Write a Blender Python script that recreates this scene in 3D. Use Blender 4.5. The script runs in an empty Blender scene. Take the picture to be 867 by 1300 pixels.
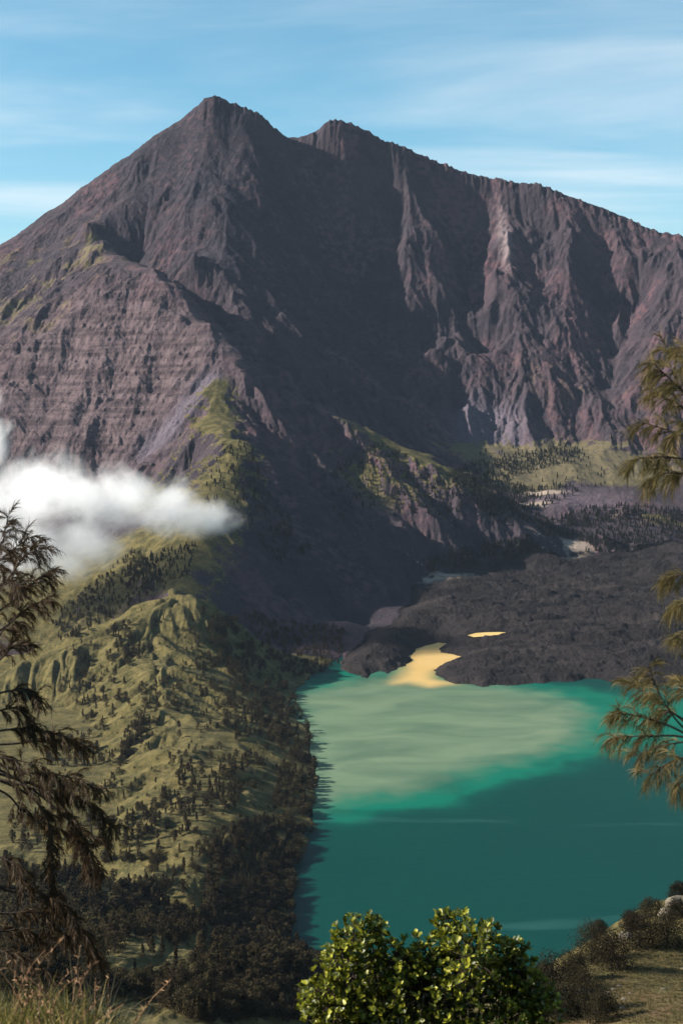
import bpy, bmesh, math, random
import numpy as np
from mathutils import Vector, Matrix, Quaternion

# ------------------------------------------------------------------ camera
SC = bpy.context.scene
COL = SC.collection
PW, PH, FPX = 867.0, 1300.0, 1806.0
CAM_Z = 640.0                       # metres above the lake
PITCH = math.radians(-5.4)
SP, CP = math.sin(PITCH), math.cos(PITCH)
cam_d = bpy.data.cameras.new('camera')
cam_d.sensor_fit = 'HORIZONTAL'; cam_d.sensor_width = 24.0
cam_d.lens = FPX / PW * 24.0
cam_d.clip_start = 0.1; cam_d.clip_end = 60000
cam_d.dof.use_dof = True; cam_d.dof.focus_distance = 1500.0; cam_d.dof.aperture_fstop = 8.0
cam = bpy.data.objects.new('camera', cam_d); COL.objects.link(cam)
cam.location = (0, 0, CAM_Z); cam.rotation_euler = (math.pi / 2 + PITCH, 0, 0)
SC.camera = cam

# ------------------------------------------------------------------ sky, sun, exposure
SUN_EL = math.radians(28.5)
SUN_AZ = math.radians(-91.0)        # from +Y, clockwise: the sun stands on the left, a little behind the camera
SUN_DIR = Vector((math.sin(SUN_AZ) * math.cos(SUN_EL), math.cos(SUN_AZ) * math.cos(SUN_EL), math.sin(SUN_EL)))
world = bpy.data.worlds.new('World'); SC.world = world; world.use_nodes = True
wn, wl = world.node_tree.nodes, world.node_tree.links
wn.clear()
w_out = wn.new('ShaderNodeOutputWorld'); w_bg = wn.new('ShaderNodeBackground')
w_sky = wn.new('ShaderNodeTexSky'); w_sky.sky_type = 'NISHITA'; w_sky.sun_disc = False
w_sky.sun_elevation = SUN_EL; w_sky.sun_rotation = SUN_AZ; w_sky.altitude = 500
w_sky.air_density = 1.0; w_sky.dust_density = 0.3; w_sky.ozone_density = 4.0
w_bg.inputs['Strength'].default_value = 0.05
# thin streaks of high cloud, laid on a flat layer far above
w_tc = wn.new('ShaderNodeTexCoord')
w_sep = wn.new('ShaderNodeSeparateXYZ'); wl.new(w_tc.outputs['Generated'], w_sep.inputs[0])
def wmath(op, a, b=None):
    n = wn.new('ShaderNodeMath'); n.operation = op
    for k, v in enumerate((a, b)):
        if v is None: continue
        if isinstance(v, (int, float)): n.inputs[k].default_value = v
        else: wl.new(v, n.inputs[k])
    return n.outputs[0]
zz = wmath('ADD', wmath('MAXIMUM', w_sep.outputs[2], 0.0), 0.06)
w_cmb = wn.new('ShaderNodeCombineXYZ')
wl.new(wmath('DIVIDE', w_sep.outputs[0], zz), w_cmb.inputs[0]); wl.new(wmath('DIVIDE', w_sep.outputs[1], zz), w_cmb.inputs[1])
w_map = wn.new('ShaderNodeMapping'); w_map.inputs['Rotation'].default_value = (0, 0, math.radians(16)); w_map.inputs['Scale'].default_value = (0.42, 1.0, 1)
w_map.inputs['Location'].default_value = (0.6, 1.2, 0)
wl.new(w_cmb.outputs[0], w_map.inputs[0])
w_n1 = wn.new('ShaderNodeTexNoise'); w_n1.inputs['Scale'].default_value = 0.62; w_n1.inputs['Detail'].default_value = 8; w_n1.inputs['Roughness'].default_value = 0.55; w_n1.inputs['Distortion'].default_value = 0.35
wl.new(w_map.outputs[0], w_n1.inputs['Vector'])
w_rmp = wn.new('ShaderNodeMapRange'); w_rmp.inputs['From Min'].default_value = 0.42; w_rmp.inputs['From Max'].default_value = 0.74; w_rmp.inputs['To Max'].default_value = 0.68
w_rmp.interpolation_type = 'SMOOTHSTEP'
wl.new(w_n1.outputs[0], w_rmp.inputs['Value'])
w_mix = wn.new('ShaderNodeMix'); w_mix.data_type = 'RGBA'
w_mix.inputs['B'].default_value = (8.0, 8.4, 8.6, 1)
w_hsv = wn.new('ShaderNodeHueSaturation'); w_hsv.inputs['Saturation'].default_value = 1.1; w_hsv.inputs['Hue'].default_value = 0.474; w_hsv.inputs['Value'].default_value = 1.22
wl.new(w_sky.outputs[0], w_hsv.inputs['Color'])
wl.new(wmath('MULTIPLY', w_rmp.outputs[0], wmath('GREATER_THAN', w_sep.outputs[2], 0.0)), w_mix.inputs['Factor']); wl.new(w_hsv.outputs[0], w_mix.inputs['A'])
wl.new(w_mix.outputs['Result'], w_bg.inputs['Color']); wl.new(w_bg.outputs[0], w_out.inputs['Surface'])

sun_d = bpy.data.lights.new('sun', 'SUN'); sun_d.energy = 5.0; sun_d.angle = math.radians(0.53); sun_d.color = (1.0, 0.93, 0.82)
sun = bpy.data.objects.new('sun', sun_d); COL.objects.link(sun)
sun.rotation_euler = SUN_DIR.to_track_quat('Z', 'Y').to_euler(); sun.location = SUN_DIR * 3000

SC.view_settings.view_transform = 'Standard'; SC.view_settings.look = 'None'
SC.view_settings.exposure = 1.35; SC.view_settings.gamma = 1.0; SC.view_settings.use_curve_mapping = False
SC.render.engine = 'CYCLES'
SC.cycles.use_denoising = True
SC.cycles.max_bounces = 8; SC.cycles.diffuse_bounces = 2; SC.cycles.glossy_bounces = 2; SC.cycles.transmission_bounces = 2
SC.cycles.transparent_max_bounces = 8; SC.cycles.volume_bounces = 4
SC.cycles.volume_max_steps = 256

# ------------------------------------------------------------------ helpers
rng = np.random.default_rng(7)
random.seed(7)

def ray(u, v):
    """direction of a picture point, per metre of depth along +Y"""
    a = (u - PW / 2) / FPX; b = (PH / 2 - v) / FPX
    dy = CP - SP * b
    return a / dy, (SP + CP * b) / dy
def at(u, v, Y):
    rx, rz = ray(u, v)
    return (rx * Y, Y, CAM_Z + rz * Y)
def ground_at(u, v, z=0.0):
    rx, rz = ray(u, v)
    Y = (z - CAM_Z) / rz
    return (rx * Y, Y)

def hash2(ix, iy, s):
    h = (ix.astype(np.uint32) * np.uint32(374761393) + iy.astype(np.uint32) * np.uint32(668265263) + np.uint32((s * 974711) & 0xffffffff))
    h = (h ^ (h >> np.uint32(13))) * np.uint32(1274126177)
    h = (h ^ (h >> np.uint32(16))) * np.uint32(2246822519)
    return ((h ^ (h >> np.uint32(15))) & np.uint32(0xffffff)).astype(np.float32) / np.float32(0xffffff)
def gnoise(x, y, s=0):
    ix = np.floor(x).astype(np.int64); iy = np.floor(y).astype(np.int64)
    fx = (x - ix).astype(np.float32); fy = (y - iy).astype(np.float32)
    ux = fx * fx * fx * (fx * (fx * 6 - 15) + 10); uy = fy * fy * fy * (fy * (fy * 6 - 15) + 10)
    def g(a, b):
        t = hash2(ix + a, iy + b, s) * np.float32(2 * math.pi)
        return np.cos(t) * (fx - a) + np.sin(t) * (fy - b)
    n0 = g(0, 0) * (1 - ux) + g(1, 0) * ux
    n1 = g(0, 1) * (1 - ux) + g(1, 1) * ux
    return (n0 * (1 - uy) + n1 * uy) * np.float32(1.5)
def fbm(x, y, oct=5, gain=0.5, s=0):
    r = np.zeros_like(x, dtype=np.float32); a = 1.0; f = 1.0; t = 0.0
    for k in range(oct):
        r += a * gnoise(x * f + 17.3 * k, y * f - 9.1 * k, s + k); t += a; a *= gain; f *= 2.03
    return r / np.float32(t)
def ridged(x, y, oct=5, gain=0.5, s=0):
    r = np.zeros_like(x, dtype=np.float32); a = 1.0; f = 1.0; t = 0.0
    for k in range(oct):
        r += a * (1 - 2 * np.abs(gnoise(x * f + 7.7 * k, y * f + 3.1 * k, s + k))); t += a; a *= gain; f *= 2.07
    return r / np.float32(t)
def gully(px, py, dx, dy, s):
    """stripes that run down the fall line: value and gradient"""
    ix = np.floor(px).astype(np.int64); iy = np.floor(py).astype(np.int64)
    fx = (px - ix).astype(np.float32); fy = (py - iy).astype(np.float32)
    va = np.zeros_like(fx); vx = np.zeros_like(fx); vy = np.zeros_like(fx); wt = np.zeros_like(fx)
    F = np.float32(2 * math.pi)
    for i in (-2, -1, 0, 1):
        for j in (-2, -1, 0, 1):
            hx = hash2(ix - i, iy - j, s) * 0.5; hy = hash2(ix - i, iy - j, s + 51) * 0.5
            qx = fx + i - hx; qy = fy + j - hy
            w = np.exp(-2 * (qx * qx + qy * qy)); wt += w
            m = (qx * dx + qy * dy) * F
            sn = -np.sin(m) * w
            va += np.cos(m) * w; vx += sn * (qx + dx); vy += sn * (qy + dy)
    return va / wt, vx / wt, vy / wt
def sstep(a, b, x):
    t = np.clip((x - a) / (b - a), 0, 1)
    return t * t * (3 - 2 * t)
def poly_sd(x, y, P):
    """signed distance to a polygon in plan, positive inside"""
    P = np.asarray(P, dtype=np.float64); n = len(P)
    d2 = np.full(x.shape, 1e18); ins = np.zeros(x.shape, dtype=bool)
    for k in range(n):
        ax, ay = P[k]; bx, by = P[(k + 1) % n]
        ex, ey = bx - ax, by - ay
        wx, wy = x - ax, y - ay
        t = np.clip((wx * ex + wy * ey) / (ex * ex + ey * ey + 1e-9), 0, 1)
        d2 = np.minimum(d2, (wx - ex * t) ** 2 + (wy - ey * t) ** 2)
        if ay != by:
            c = ((ay > y) != (by > y)) & (x < ex * (y - ay) / ey + ax)
            ins ^= c
    d = np.sqrt(d2)
    return np.where(ins, d, -d)

def mesh_from(name, verts, faces, smooth=True):
    """quads or triangles from numpy arrays"""
    me = bpy.data.meshes.new(name)
    verts = np.ascontiguousarray(verts, dtype=np.float32); faces = np.ascontiguousarray(faces, dtype=np.int32)
    nv, nf, k = len(verts), len(faces), faces.shape[1]
    me.vertices.add(nv); me.vertices.foreach_set('co', verts.ravel())
    me.loops.add(nf * k); me.loops.foreach_set('vertex_index', faces.ravel())
    me.polygons.add(nf); me.polygons.foreach_set('loop_start', np.arange(0, nf * k, k, dtype=np.int32))
    if smooth: me.polygons.foreach_set('use_smooth', np.ones(nf, dtype=bool))
    me.update(calc_edges=True)
    return me
def attr(me, name, vals):
    a = me.attributes.new(name, 'FLOAT', 'POINT'); a.data.foreach_set('value', np.ascontiguousarray(vals, dtype=np.float32))
def link(name, me, mat=None, parent=None, **props):
    o = bpy.data.objects.new(name, me); COL.objects.link(o)
    if mat is not None and me is not None and not me.materials: me.materials.append(mat)
    if parent is not None: o.parent = parent
    for k, v in props.items(): o[k] = v
    return o

class NT:
    """small wrapper for writing node trees"""
    def __init__(self, name):
        self.m = bpy.data.materials.new(name); self.m.use_nodes = True
        self.t = self.m.node_tree; self.n = self.t.nodes; self.n.clear()
        self.out = self.n.new('ShaderNodeOutputMaterial')
    def set(self, sock, v):
        if v is None: return
        if hasattr(v, 'links') or isinstance(v, bpy.types.NodeSocket): self.t.links.new(v, sock)
        elif isinstance(v, (tuple, list)) and len(v) == 3 and sock.type == 'RGBA': sock.default_value = (*v, 1)
        else: sock.default_value = v
    def node(self, t, ins=None, **kw):
        n = self.n.new(t)
        for k, v in kw.items(): setattr(n, k, v)
        for k, v in (ins or {}).items(): self.set(n.inputs[k], v)
        return n
    def math(self, op, a, b=None, clamp=False):
        n = self.n.new('ShaderNodeMath'); n.operation = op; n.use_clamp = clamp
        self.set(n.inputs[0], a); self.set(n.inputs[1], b); return n.outputs[0]
    def mix(self, f, a, b, blend='MIX'):
        n = self.n.new('ShaderNodeMix'); n.data_type = 'RGBA'; n.blend_type = blend
        self.set(n.inputs['Factor'], f); self.set(n.inputs['A'], a); self.set(n.inputs['B'], b); return n.outputs['Result']
    def rng(self, v, a, b, c=0.0, d=1.0, smooth=True):
        n = self.n.new('ShaderNodeMapRange'); n.interpolation_type = 'SMOOTHSTEP' if smooth else 'LINEAR'
        self.set(n.inputs[0], v); 
        for k, x in zip((1, 2, 3, 4), (a, b, c, d)): n.inputs[k].default_value = x
        return n.outputs[0]
    def noise(self, scale, detail=4, rough=0.55, vec=None, dist=0.0, col=False):
        n = self.n.new('ShaderNodeTexNoise'); n.inputs['Scale'].default_value = scale; n.inputs['Detail'].default_value = detail
        n.inputs['Roughness'].default_value = rough; n.inputs['Distortion'].default_value = dist
        if vec is not None: self.t.links.new(vec, n.inputs['Vector'])
        return n.outputs['Color' if col else 'Fac']
    def attr(self, name):
        n = self.n.new('ShaderNodeAttribute'); n.attribute_name = name; return n.outputs['Fac']
    def coord(self, kind='Object'):
        n = self.n.new('ShaderNodeTexCoord'); return n.outputs[kind]
    def scaled(self, vec, s):
        n = self.n.new('ShaderNodeMapping'); self.t.links.new(vec, n.inputs[0]); n.inputs['Scale'].default_value = s; return n.outputs[0]
    def bump(self, h, dist, strength=1.0, normal=None):
        n = self.n.new('ShaderNodeBump'); n.inputs['Distance'].default_value = dist; self.set(n.inputs['Strength'], strength)
        self.set(n.inputs['Height'], h)
        if normal is not None: self.set(n.inputs['Normal'], normal)
        return n.outputs[0]
    def bsdf(self, col, rough=0.9, spec=0.2, normal=None, **kw):
        n = self.n.new('ShaderNodeBsdfPrincipled'); self.set(n.inputs['Base Color'], col); self.set(n.inputs['Roughness'], rough)
        self.set(n.inputs['Specular IOR Level'], spec)
        if normal is not None: self.set(n.inputs['Normal'], normal)
        for k, v in kw.items(): self.set(n.inputs[k.replace('_', ' ')], v)
        return n.outputs[0]
    def finish(self, shader):
        self.t.links.new(shader, self.out.inputs['Surface']); return self.m
# ------------------------------------------------------------------ the shape of the land
PX = [  # picture point and depth: ridges, faces, feet of slopes
 # skyline
 (-260,470,6000),(-120,385,6000),(0,312,6000),(60,270,6180),(107,238,6260),(150,207,6300),(200,172,6330),(240,145,6330),(265,128,6300),
 (300,138,6320),(330,150,6330),(345,165,6350),(362,182,6370),(376,189,6400),(388,188,6405),(398,178,6420),(406,172,6425),(417,162,6430),(435,161,6440),(465,175,6450),
 (500,190,6460),(540,207,6480),(570,220,6490),(600,230,6500),(630,233,6500),(650,237,6500),(680,237,6480),(720,252,6450),(760,267,6420),
 (800,285,6380),(830,297,6340),(867,303,6300),(930,325,6250),(1050,375,6150),(1250,440,6000),
 # left outer flank
 (0,400,5350),(0,440,5000),(60,380,5300),(100,340,5500),(60,420,5050),(100,300,5800),(60,310,5850),(-150,480,5200),(-280,560,5000),
 (120,262,6080),
 # arete and spine toward the camera
 (232,190,6230),(200,228,6100),(150,262,5950),(107,285,5800),(130,305,5600),(155,325,5450),(180,335,5320),(200,342,5200),(222,362,5100),(240,385,5000),
 (270,412,4850),(290,440,4730),(300,458,4650),(290,480,4550),(278,500,4450),(258,540,4250),(285,548,4150),(312,560,4080),(303,580,3980),(292,605,3880),
 (280,640,3700),(268,665,3600),(258,685,3500),(238,720,3350),(215,748,3200),
 # banded rock face on the left
 (60,425,5000),(130,385,5050),(190,375,5060),(0,480,4830),(0,540,4580),(0,600,4350),(60,500,4750),(60,560,4500),(70,600,4350),(130,460,4800),(130,530,4560),(130,600,4340),
 (200,450,4800),(200,500,4620),(200,555,4420),(180,590,4330),(245,440,4760),(250,480,4600),(230,520,4430),(-200,620,4300),(-200,560,4700),
 # below the face
 (60,650,4050),(140,650,4020),(200,640,3950),(240,600,4080),(0,700,3750),(80,720,3600),(150,720,3500),(200,700,3500),(30,790,3350),(110,760,3380),(-200,760,3400),
 # crater face in shade
 (290,180,6200),(330,250,5990),(300,300,5720),(400,350,5860),(350,350,5640),(380,260,6130),(420,260,6270),(300,400,5260),(250,330,5440),(260,260,5820),(450,450,5540),(400,430,5360),(400,480,5140),
 (350,440,5150),(500,470,5560),(540,520,5380),(500,520,5200),(575,515,5480),(580,560,5260),(450,330,6120),(470,390,5960),(535,440,5760),(555,585,4980),
 # camera-facing wall, ribs and gullies
 (480,250,6330),(470,300,6220),(500,330,6050),(525,400,5820),(555,450,5620),(520,250,6330),(555,300,6180),(560,360,5950),(580,430,5720),
 (585,290,6380),(597,340,6280),(605,400,6030),(608,450,5800),(606,490,5560),
 (640,262,6420),(640,300,6220),(628,350,6020),(622,400,5860),(640,450,5680),(655,500,5500),
 (690,300,6300),(680,360,6080),(690,430,5800),(730,300,6230),(722,350,6050),(712,420,5800),(705,490,5520),(760,330,6240),(768,390,6080),(775,450,5830),(770,490,5620),
 (800,330,6180),(815,310,6280),(818,380,6060),(840,350,6040),(830,430,5730),(820,490,5500),(867,400,5800),(867,480,5450),(950,450,5700),
 (592,522,5420),(640,528,5390),(700,550,5330),(750,552,5300),(800,552,5270),(867,560,5220),(980,590,5050),(1200,620,4900),
 # valley floor
 (600,585,5080),(660,590,5060),(720,590,5050),(780,600,5000),(640,640,4680),(700,640,4700),(760,650,4650),(840,650,4650),(700,680,4480),(720,695,4380),(780,690,4380),(860,690,4380),
 (560,600,4950),(1000,680,4450),(1200,700,4400),
 # spur
 (345,485,4690),(390,510,4680),(415,522,4660),(440,535,4640),(470,552,4615),(500,565,4600),(530,577,4570),(560,590,4540),(590,610,4490),(620,630,4440),(655,657,4390),(692,684,4330),
 (440,590,4440),(430,640,4180),(480,620,4330),(505,670,4120),(560,640,4330),(580,690,4180),(540,715,4060),(620,690,4250),(690,697,4290),(515,740,3930),
 (390,560,4480),(440,790,3440),
 # grassy hill
 (235,757,3040),(262,768,3020),(195,768,3000),(160,785,2940),(120,805,2890),(90,822,2840),(60,845,2780),(300,800,3100),(335,845,2908),
 (250,850,2724),(290,850,2806),(200,850,2660),(150,850,2740),(100,870,2730),(330,900,2576),(290,900,2534),(250,900,2500),(200,900,2466),(150,920,2470),(90,930,2530),(40,900,2690),
 (350,950,2304),(310,950,2266),(280,960,2203),(220,960,2173),(150,980,2200),(80,1000,2180),(20,1000,2190),(375,960,2291),(340,1000,2063),(300,1005,2016),(260,1010,1983),(200,1030,1916),(130,1050,1960),(50,1050,1970),(365,1030,1974),
 (275,1043,1867),(255,1075,1761),(300,1070,1794),(230,1110,1643),(350,1080,1805),(320,1120,1683),(330,1160,1592),(180,1100,1720),(100,1100,1760),(30,1100,1760),
 (250,1150,1561),(150,1150,1500),(340,1200,1538),(300,1220,1450),(200,1212,1150),(215,1195,1230),(160,1240,1030),(100,1190,1240),(40,1200,1180),(60,1262,900),(160,1270,930),(250,1272,950),(340,1290,1010),(400,1260,1150),(-200,1000,2100),(-200,1150,1400),(-300,850,2700),
 # near spur with bushes on the right
 (867,1136,520),(840,1148,505),(800,1178,480),(770,1198,465),(742,1226,442),(705,1246,415),(867,1210,440),(820,1215,430),(800,1262,385),(867,1295,330),(740,1290,365),(680,1290,372),(650,1270,395),(960,1130,520),(960,1250,420),(1150,1130,520),
]
HID = [  # column, depth, height above the lake: what stands behind the ridges or under the water
 (60,3250,25),(110,3250,42),(160,3230,70),(190,3200,100),(20,3100,18),
 (400,4950,520),(440,4880,455),(480,4830,400),(520,4790,360),(560,4760,330),(600,4700,290),(650,4600,235),(345,4950,585),
 (300,5000,690),(270,5200,800),(240,5350,900),(205,5520,960),(160,5750,1050),
 (550,120,545),(200,120,545),(850,120,550),(433,40,600),(100,40,600),(800,40,600),(433,-200,650),(-500,-200,650),(1400,-200,650),
 (100,300,462),(433,300,462),(300,600,330),(100,600,335),(433,700,270),(600,450,420),(200,780,262),(560,800,235),(-300,300,470),(-300,700,330),
 (800,640,350),(900,660,360),(700,640,330),(867,900,170),(700,900,165),(1000,900,180),(1200,700,330),(867,1250,40),(700,1250,40),(1050,1250,50),(550,1250,40),(450,1350,35),
 (1250,520,460),(1300,1000,180),(1400,1300,120),
 (560,1800,-40),(700,1800,-45),(560,2400,-45),(750,2400,-45),(480,2600,-30),(900,2200,-40),(1000,1700,-30),(470,1800,-30),
]
pts = [at(*p) for p in PX] + [((u - PW / 2) / FPX * Y, Y, z) for u, Y, z in HID]
for (u, v, Y) in PX[:35]:
    x, y, z = at(u, v, Y)
    pts += [(x * 1.08, y + 550, z - 330), (x * 1.25, y + 1700, max(40, z - 1050))]
# the steep flank from the spine down to the lake
for (u, v, Y) in [(285,548,4150),(312,560,4080),(303,580,3980),(292,605,3880),(280,640,3700),(268,665,3600),(258,685,3500),(238,720,3350),(215,748,3200)]:
    x, y, z = at(u, v, Y)
    for dx_ in (45, 100, 170, 250, 340, 440):
        zz_ = z - 0.74 * dx_
        if zz_ > 6 and x + dx_ < 190: pts.append((x + dx_, y - 0.25 * dx_, zz_))
# lava rises gently from the lake to the valley
for u, v, Y in [(470,830,3150),(560,800,3400),(620,805,3400),(700,760,3750),(700,710,4240),(780,800,3420),(867,760,3780),(867,720,4150),(600,740,3920),(1000,760,3780),(1000,820,3300),(740,840,3130),(1250,800,3450)]:
    pts.append(at(u, v, Y))
for u, v, zl in [(527,744,72),(548,735,76),(575,724,84),(610,717,90),(650,712,93),(700,706,98),(735,704,99),(800,700,106),(867,694,117),(497,795,30),(510,778,42),(478,800,26)]:
    gx_, gy_ = ((ray(u, v)[0]) * (zl - CAM_Z) / ray(u, v)[1], (zl - CAM_Z) / ray(u, v)[1])
    pts.append((gx_, gy_, zl))
pts = np.array(pts, dtype=np.float64)
MQ = np.full(len(pts), 24.0)
_i0 = PX.index((235,757,3040)); _i1 = PX.index((867,1136,520)); MQ[_i0 + 7:_i1] = 75.0
_d = np.sqrt(((pts[:, None, :2] - pts[None, :, :2]) ** 2).sum(-1) + (MQ * MQ)[None, :])
_n = len(pts)
_A = np.zeros((_n + 3, _n + 3)); _A[:_n, :_n] = _d + np.eye(_n) * -1.0
_P = np.c_[np.ones(_n), pts[:, 0] / 1000, pts[:, 1] / 1000]
_A[:_n, _n:] = _P; _A[_n:, :_n] = _P.T
RBF_W = np.linalg.solve(_A, np.r_[pts[:, 2], 0, 0, 0])
def base_height(x, y):
    x = x.astype(np.float32); y = y.astype(np.float32)
    z = (RBF_W[_n] + RBF_W[_n + 1] * x / 1000 + RBF_W[_n + 2] * y / 1000).astype(np.float32)
    gx = np.full_like(x, RBF_W[_n + 1] / 1000); gy = np.full_like(x, RBF_W[_n + 2] / 1000)
    for (a, b, _), w, mq in zip(pts, RBF_W, MQ):
        ex = x - np.float32(a); ey = y - np.float32(b)
        r = np.sqrt(ex * ex + ey * ey + np.float32(mq * mq)); w = np.float32(w)
        z += w * r; w = w / r
        gx += w * ex; gy += w * ey
    return z, gx, gy

SHORE_L = [(437,830),(418,842),(398,854),(383,868),(372,884),(366,900),(374,912),(388,924),(392,940),(396,958),(400,978),(402,1000),(400,1022),(392,1040),(388,1058),(394,1076),(380,1092),(364,1108),(368,1130),(372,1152),(366,1178),(364,1200),
           (400,1222),(470,1236),(560,1242),(650,1241),(720,1239),(790,1237),(900,1225),(1040,1190),(1180,1130),(1290,1040),(1330,960),(1300,895)]
LAVA_FRONT = [(1150,880),(1000,876),(920,872),(870,868),(840,870),(812,873),(786,869),(765,864),(745,862),(728,866),(705,864),(688,868),(668,867),(650,871),(632,870),(615,873),(597,869),(578,868),(562,863),(552,857),(549,851),(558,845),(572,840),(590,834),(574,830),(560,829),(558,824),(567,817),(556,815),(540,819),(526,827),(520,834),(524,838),(512,846),(502,849),(492,855),(482,851),(474,854),(466,861),(452,857),(440,852),(432,847)]
LAKE = [ground_at(*p) for p in SHORE_L + LAVA_FRONT]
LAVA_BACK = [(437,832),(455,818),(478,800),(497,795),(510,778),(520,758),(527,744),(548,735),(575,724),(610,717),(650,712),(700,706),(735,704),(760,705),(800,700),(867,694),(980,690),(1150,700),(1300,740),(1330,860)]
def lava_z(v): return float(np.interp(v, [690, 705, 740, 760, 800, 835, 865], [122, 98, 72, 54, 24, 6, 2]))
LAVA = [ground_at(u, v) for u, v in LAVA_FRONT] + [ground_at(u, v, lava_z(v)) for u, v in LAVA_BACK]
POND = [ground_at(u, v, 24) for u, v in [(597,806.5),(606,804),(618,803.2),(632,803),(642,803.4),(640,805.6),(628,806.2),(616,807.6),(604,808.6)]]

def line_dist(x, y, L):
    d2 = np.full(x.shape, 1e18)
    for (ax, ay, _), (bx, by, _) in zip(L[:-1], L[1:]):
        ex, ey = bx - ax, by - ay
        t = np.clip(((x - ax) * ex + (y - ay) * ey) / (ex * ex + ey * ey), 0, 1)
        d2 = np.minimum(d2, (x - ax - ex * t) ** 2 + (y - ay - ey * t) ** 2)
    return np.sqrt(d2)
SKYLINE = [at(*p) for p in PX[:35]]
I_SP = PX.index((232,190,6230)); I_SE = PX.index((215,748,3200))
SPINE = [at(*p) for p in PX[I_SP:I_SE + 1]]
I_R0 = PX.index((345,485,4690)); SPUR = [at(300,458,4650)] + [at(*p) for p in PX[I_R0:I_R0 + 12]]
def blob(x, y, u, v, Y, rx, ry):
    cx, cy, _ = at(u, v, Y)
    return np.exp(-((x - cx) / rx) ** 2 - ((y - cy) / ry) ** 2)

def terrain(x, y):
    """height and material masks for plan points"""
    z, gx, gy = base_height(x, y)
    sl = np.sqrt(gx * gx + gy * gy) + 1e-5
    far = sstep(3100, 4300, y + 0.0 * x)
    # gullies down the fall line
    hm_ = sstep(3350, 3050, y) * sstep(1300, 1700, y)
    k = np.minimum(sl * (1.7 + 5.0 * hm_), 1.15) / sl
    dx, dy = (gy * k).astype(np.float32), (-gx * k).astype(np.float32)
    wx = x + 40 * fbm(x / 300, y / 300, 3, s=3); wy = y + 40 * fbm(x / 300 + 9, y / 300, 3, s=5)
    h = np.zeros_like(z); hx = np.zeros_like(z); hy = np.zeros_like(z)
    L = 230.0; a = 1.0
    amp_near = 0.33
    for o in range(6):
        v, ex, ey = gully(wx / L, wy / L, dx + hy * 1.3, dy - hx * 1.3, 11 + o)
        near_cut = (0.1 + 0.9 * far) if o == 0 else 1.0
        if o > 0: v = v * (1 - 0.8 * far) + 0.8 * far * (1.1 - 2 * np.sqrt((1 - np.clip(v, -1, 1)) / 2 + 0.004))
        h += a * v * near_cut; hx += a * ex * 0.5; hy += a * ey * 0.5
        a *= 0.53; L *= 0.5
    steep = sstep(0.18, 0.75, sl)
    amp = (6 + 26 * steep) * (amp_near + (1 - amp_near) * far)
    smooth_flank = blob(x, y, 60, 300, 5850, 420, 500)
    shade_face = np.clip(1.25 * blob(x, y, 370, 330, 5750, 380, 460) + 0.9 * blob(x, y, 265, 190, 6200, 240, 240), 0, 1)
    flank = np.clip(1.4 * blob(x, y, 385, 680, 3750, 250, 430), 0, 1)
    amp = amp * (1 - 0.65 * flank) * (1 - 0.6 * smooth_flank) * (1 - 0.72 * shade_face)
    hillm = sstep(3350, 3050, y) * sstep(700, 1000, y)
    amp = amp + 15.0 * hillm * sstep(0.02, 0.16, sl)
    banded = np.clip(blob(x, y, 120, 480, 4750, 420, 420) * 1.6, 0, 1)
    wallm = blob(x, y, 680, 360, 5950, 620, 560)
    amp = amp * (1 - 0.6 * banded) * (1 - 0.45 * wallm)
    keep = 1 - 0.85 * np.exp(-(line_dist(x, y, SKYLINE) / 90) ** 2) - 0.75 * np.exp(-(line_dist(x, y, SPINE) / 50) ** 2) - 0.6 * np.exp(-(line_dist(x, y, SPUR) / 40) ** 2)
    keep = np.clip(keep, 0.12, 1)
    near_y = sstep(150, 900, y)
    ero = h * amp * near_y * keep
    rough = ridged(x / 140, y / 140, 6, 0.55, 31) * (3 + 15 * steep) * (0.25 + 0.75 * far) * near_y * (1 - 0.6 * smooth_flank)
    big = fbm(x / 520, y / 520, 3, 0.5, 77) * 22 * far
    crag = (ridged(x / 48 + 0.5 * h, y / 48, 4, 0.6, 131) * 10.5 + ridged(x / 17, y / 17, 3, 0.65, 137) * 4.0) * sstep(0.4, 0.85, sl) * far * (1 - 0.8 * shade_face) * (1 - 0.7 * flank)
    jag = 24.0 * ridged(x / 46, y / 300, 4, 0.65, 151) * np.exp(-(line_dist(x, y, SKYLINE[8:]) / 60) ** 2)
    zz = z + ero + rough * np.maximum(keep, 0.3) + big * 0.6 * keep + crag * np.maximum(keep, 0.8) + jag
    # ledges in the rock faces
    face = sstep(0.45, 0.8, sl) * far
    lp = 34.0
    q = zz / lp + 1.6 * fbm(x / 230, y / 230, 5, 0.6, 91)
    led = (q - np.floor(q)); led = np.where(led < 0.62, led * 0.42 / 0.62, 0.42 + (led - 0.62) * 0.58 / 0.38) - led
    zz = zz + led * lp * 0.55 * face * np.clip(banded + 0.12 + 0.25 * wallm, 0, 1) * sstep(-0.35, 0.25, fbm(x / 170, y / 170, 3, 0.5, 95))
    # lake and lava
    wpx = 15 * fbm(x / 60, y / 60, 4, 0.6, 171); wpy = 26 * fbm(x / 60 + 31, y / 70, 4, 0.6, 173)
    sd = poly_sd(x + wpx, y + wpy, LAKE)
    sl_ = poly_sd(x + wpx, y + wpy, LAVA)
    tree_shore = sstep(0, 130, -sd)
    ashore = np.where(sd < 0, np.maximum(zz, 1.0 + np.minimum(-sd * 0.12, 14)), zz)
    ashore = ashore * tree_shore + (1.0 + np.maximum(0, -sd) * 0.22 + 0.04 * np.maximum(zz, 0)) * (1 - tree_shore)
    lake_floor = -np.clip(sd * 0.25, 0.15, 24)
    lav_base = z + 0 * x
    fl = fbm(x / 210, y / 120, 4, 0.5, 41)
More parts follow.
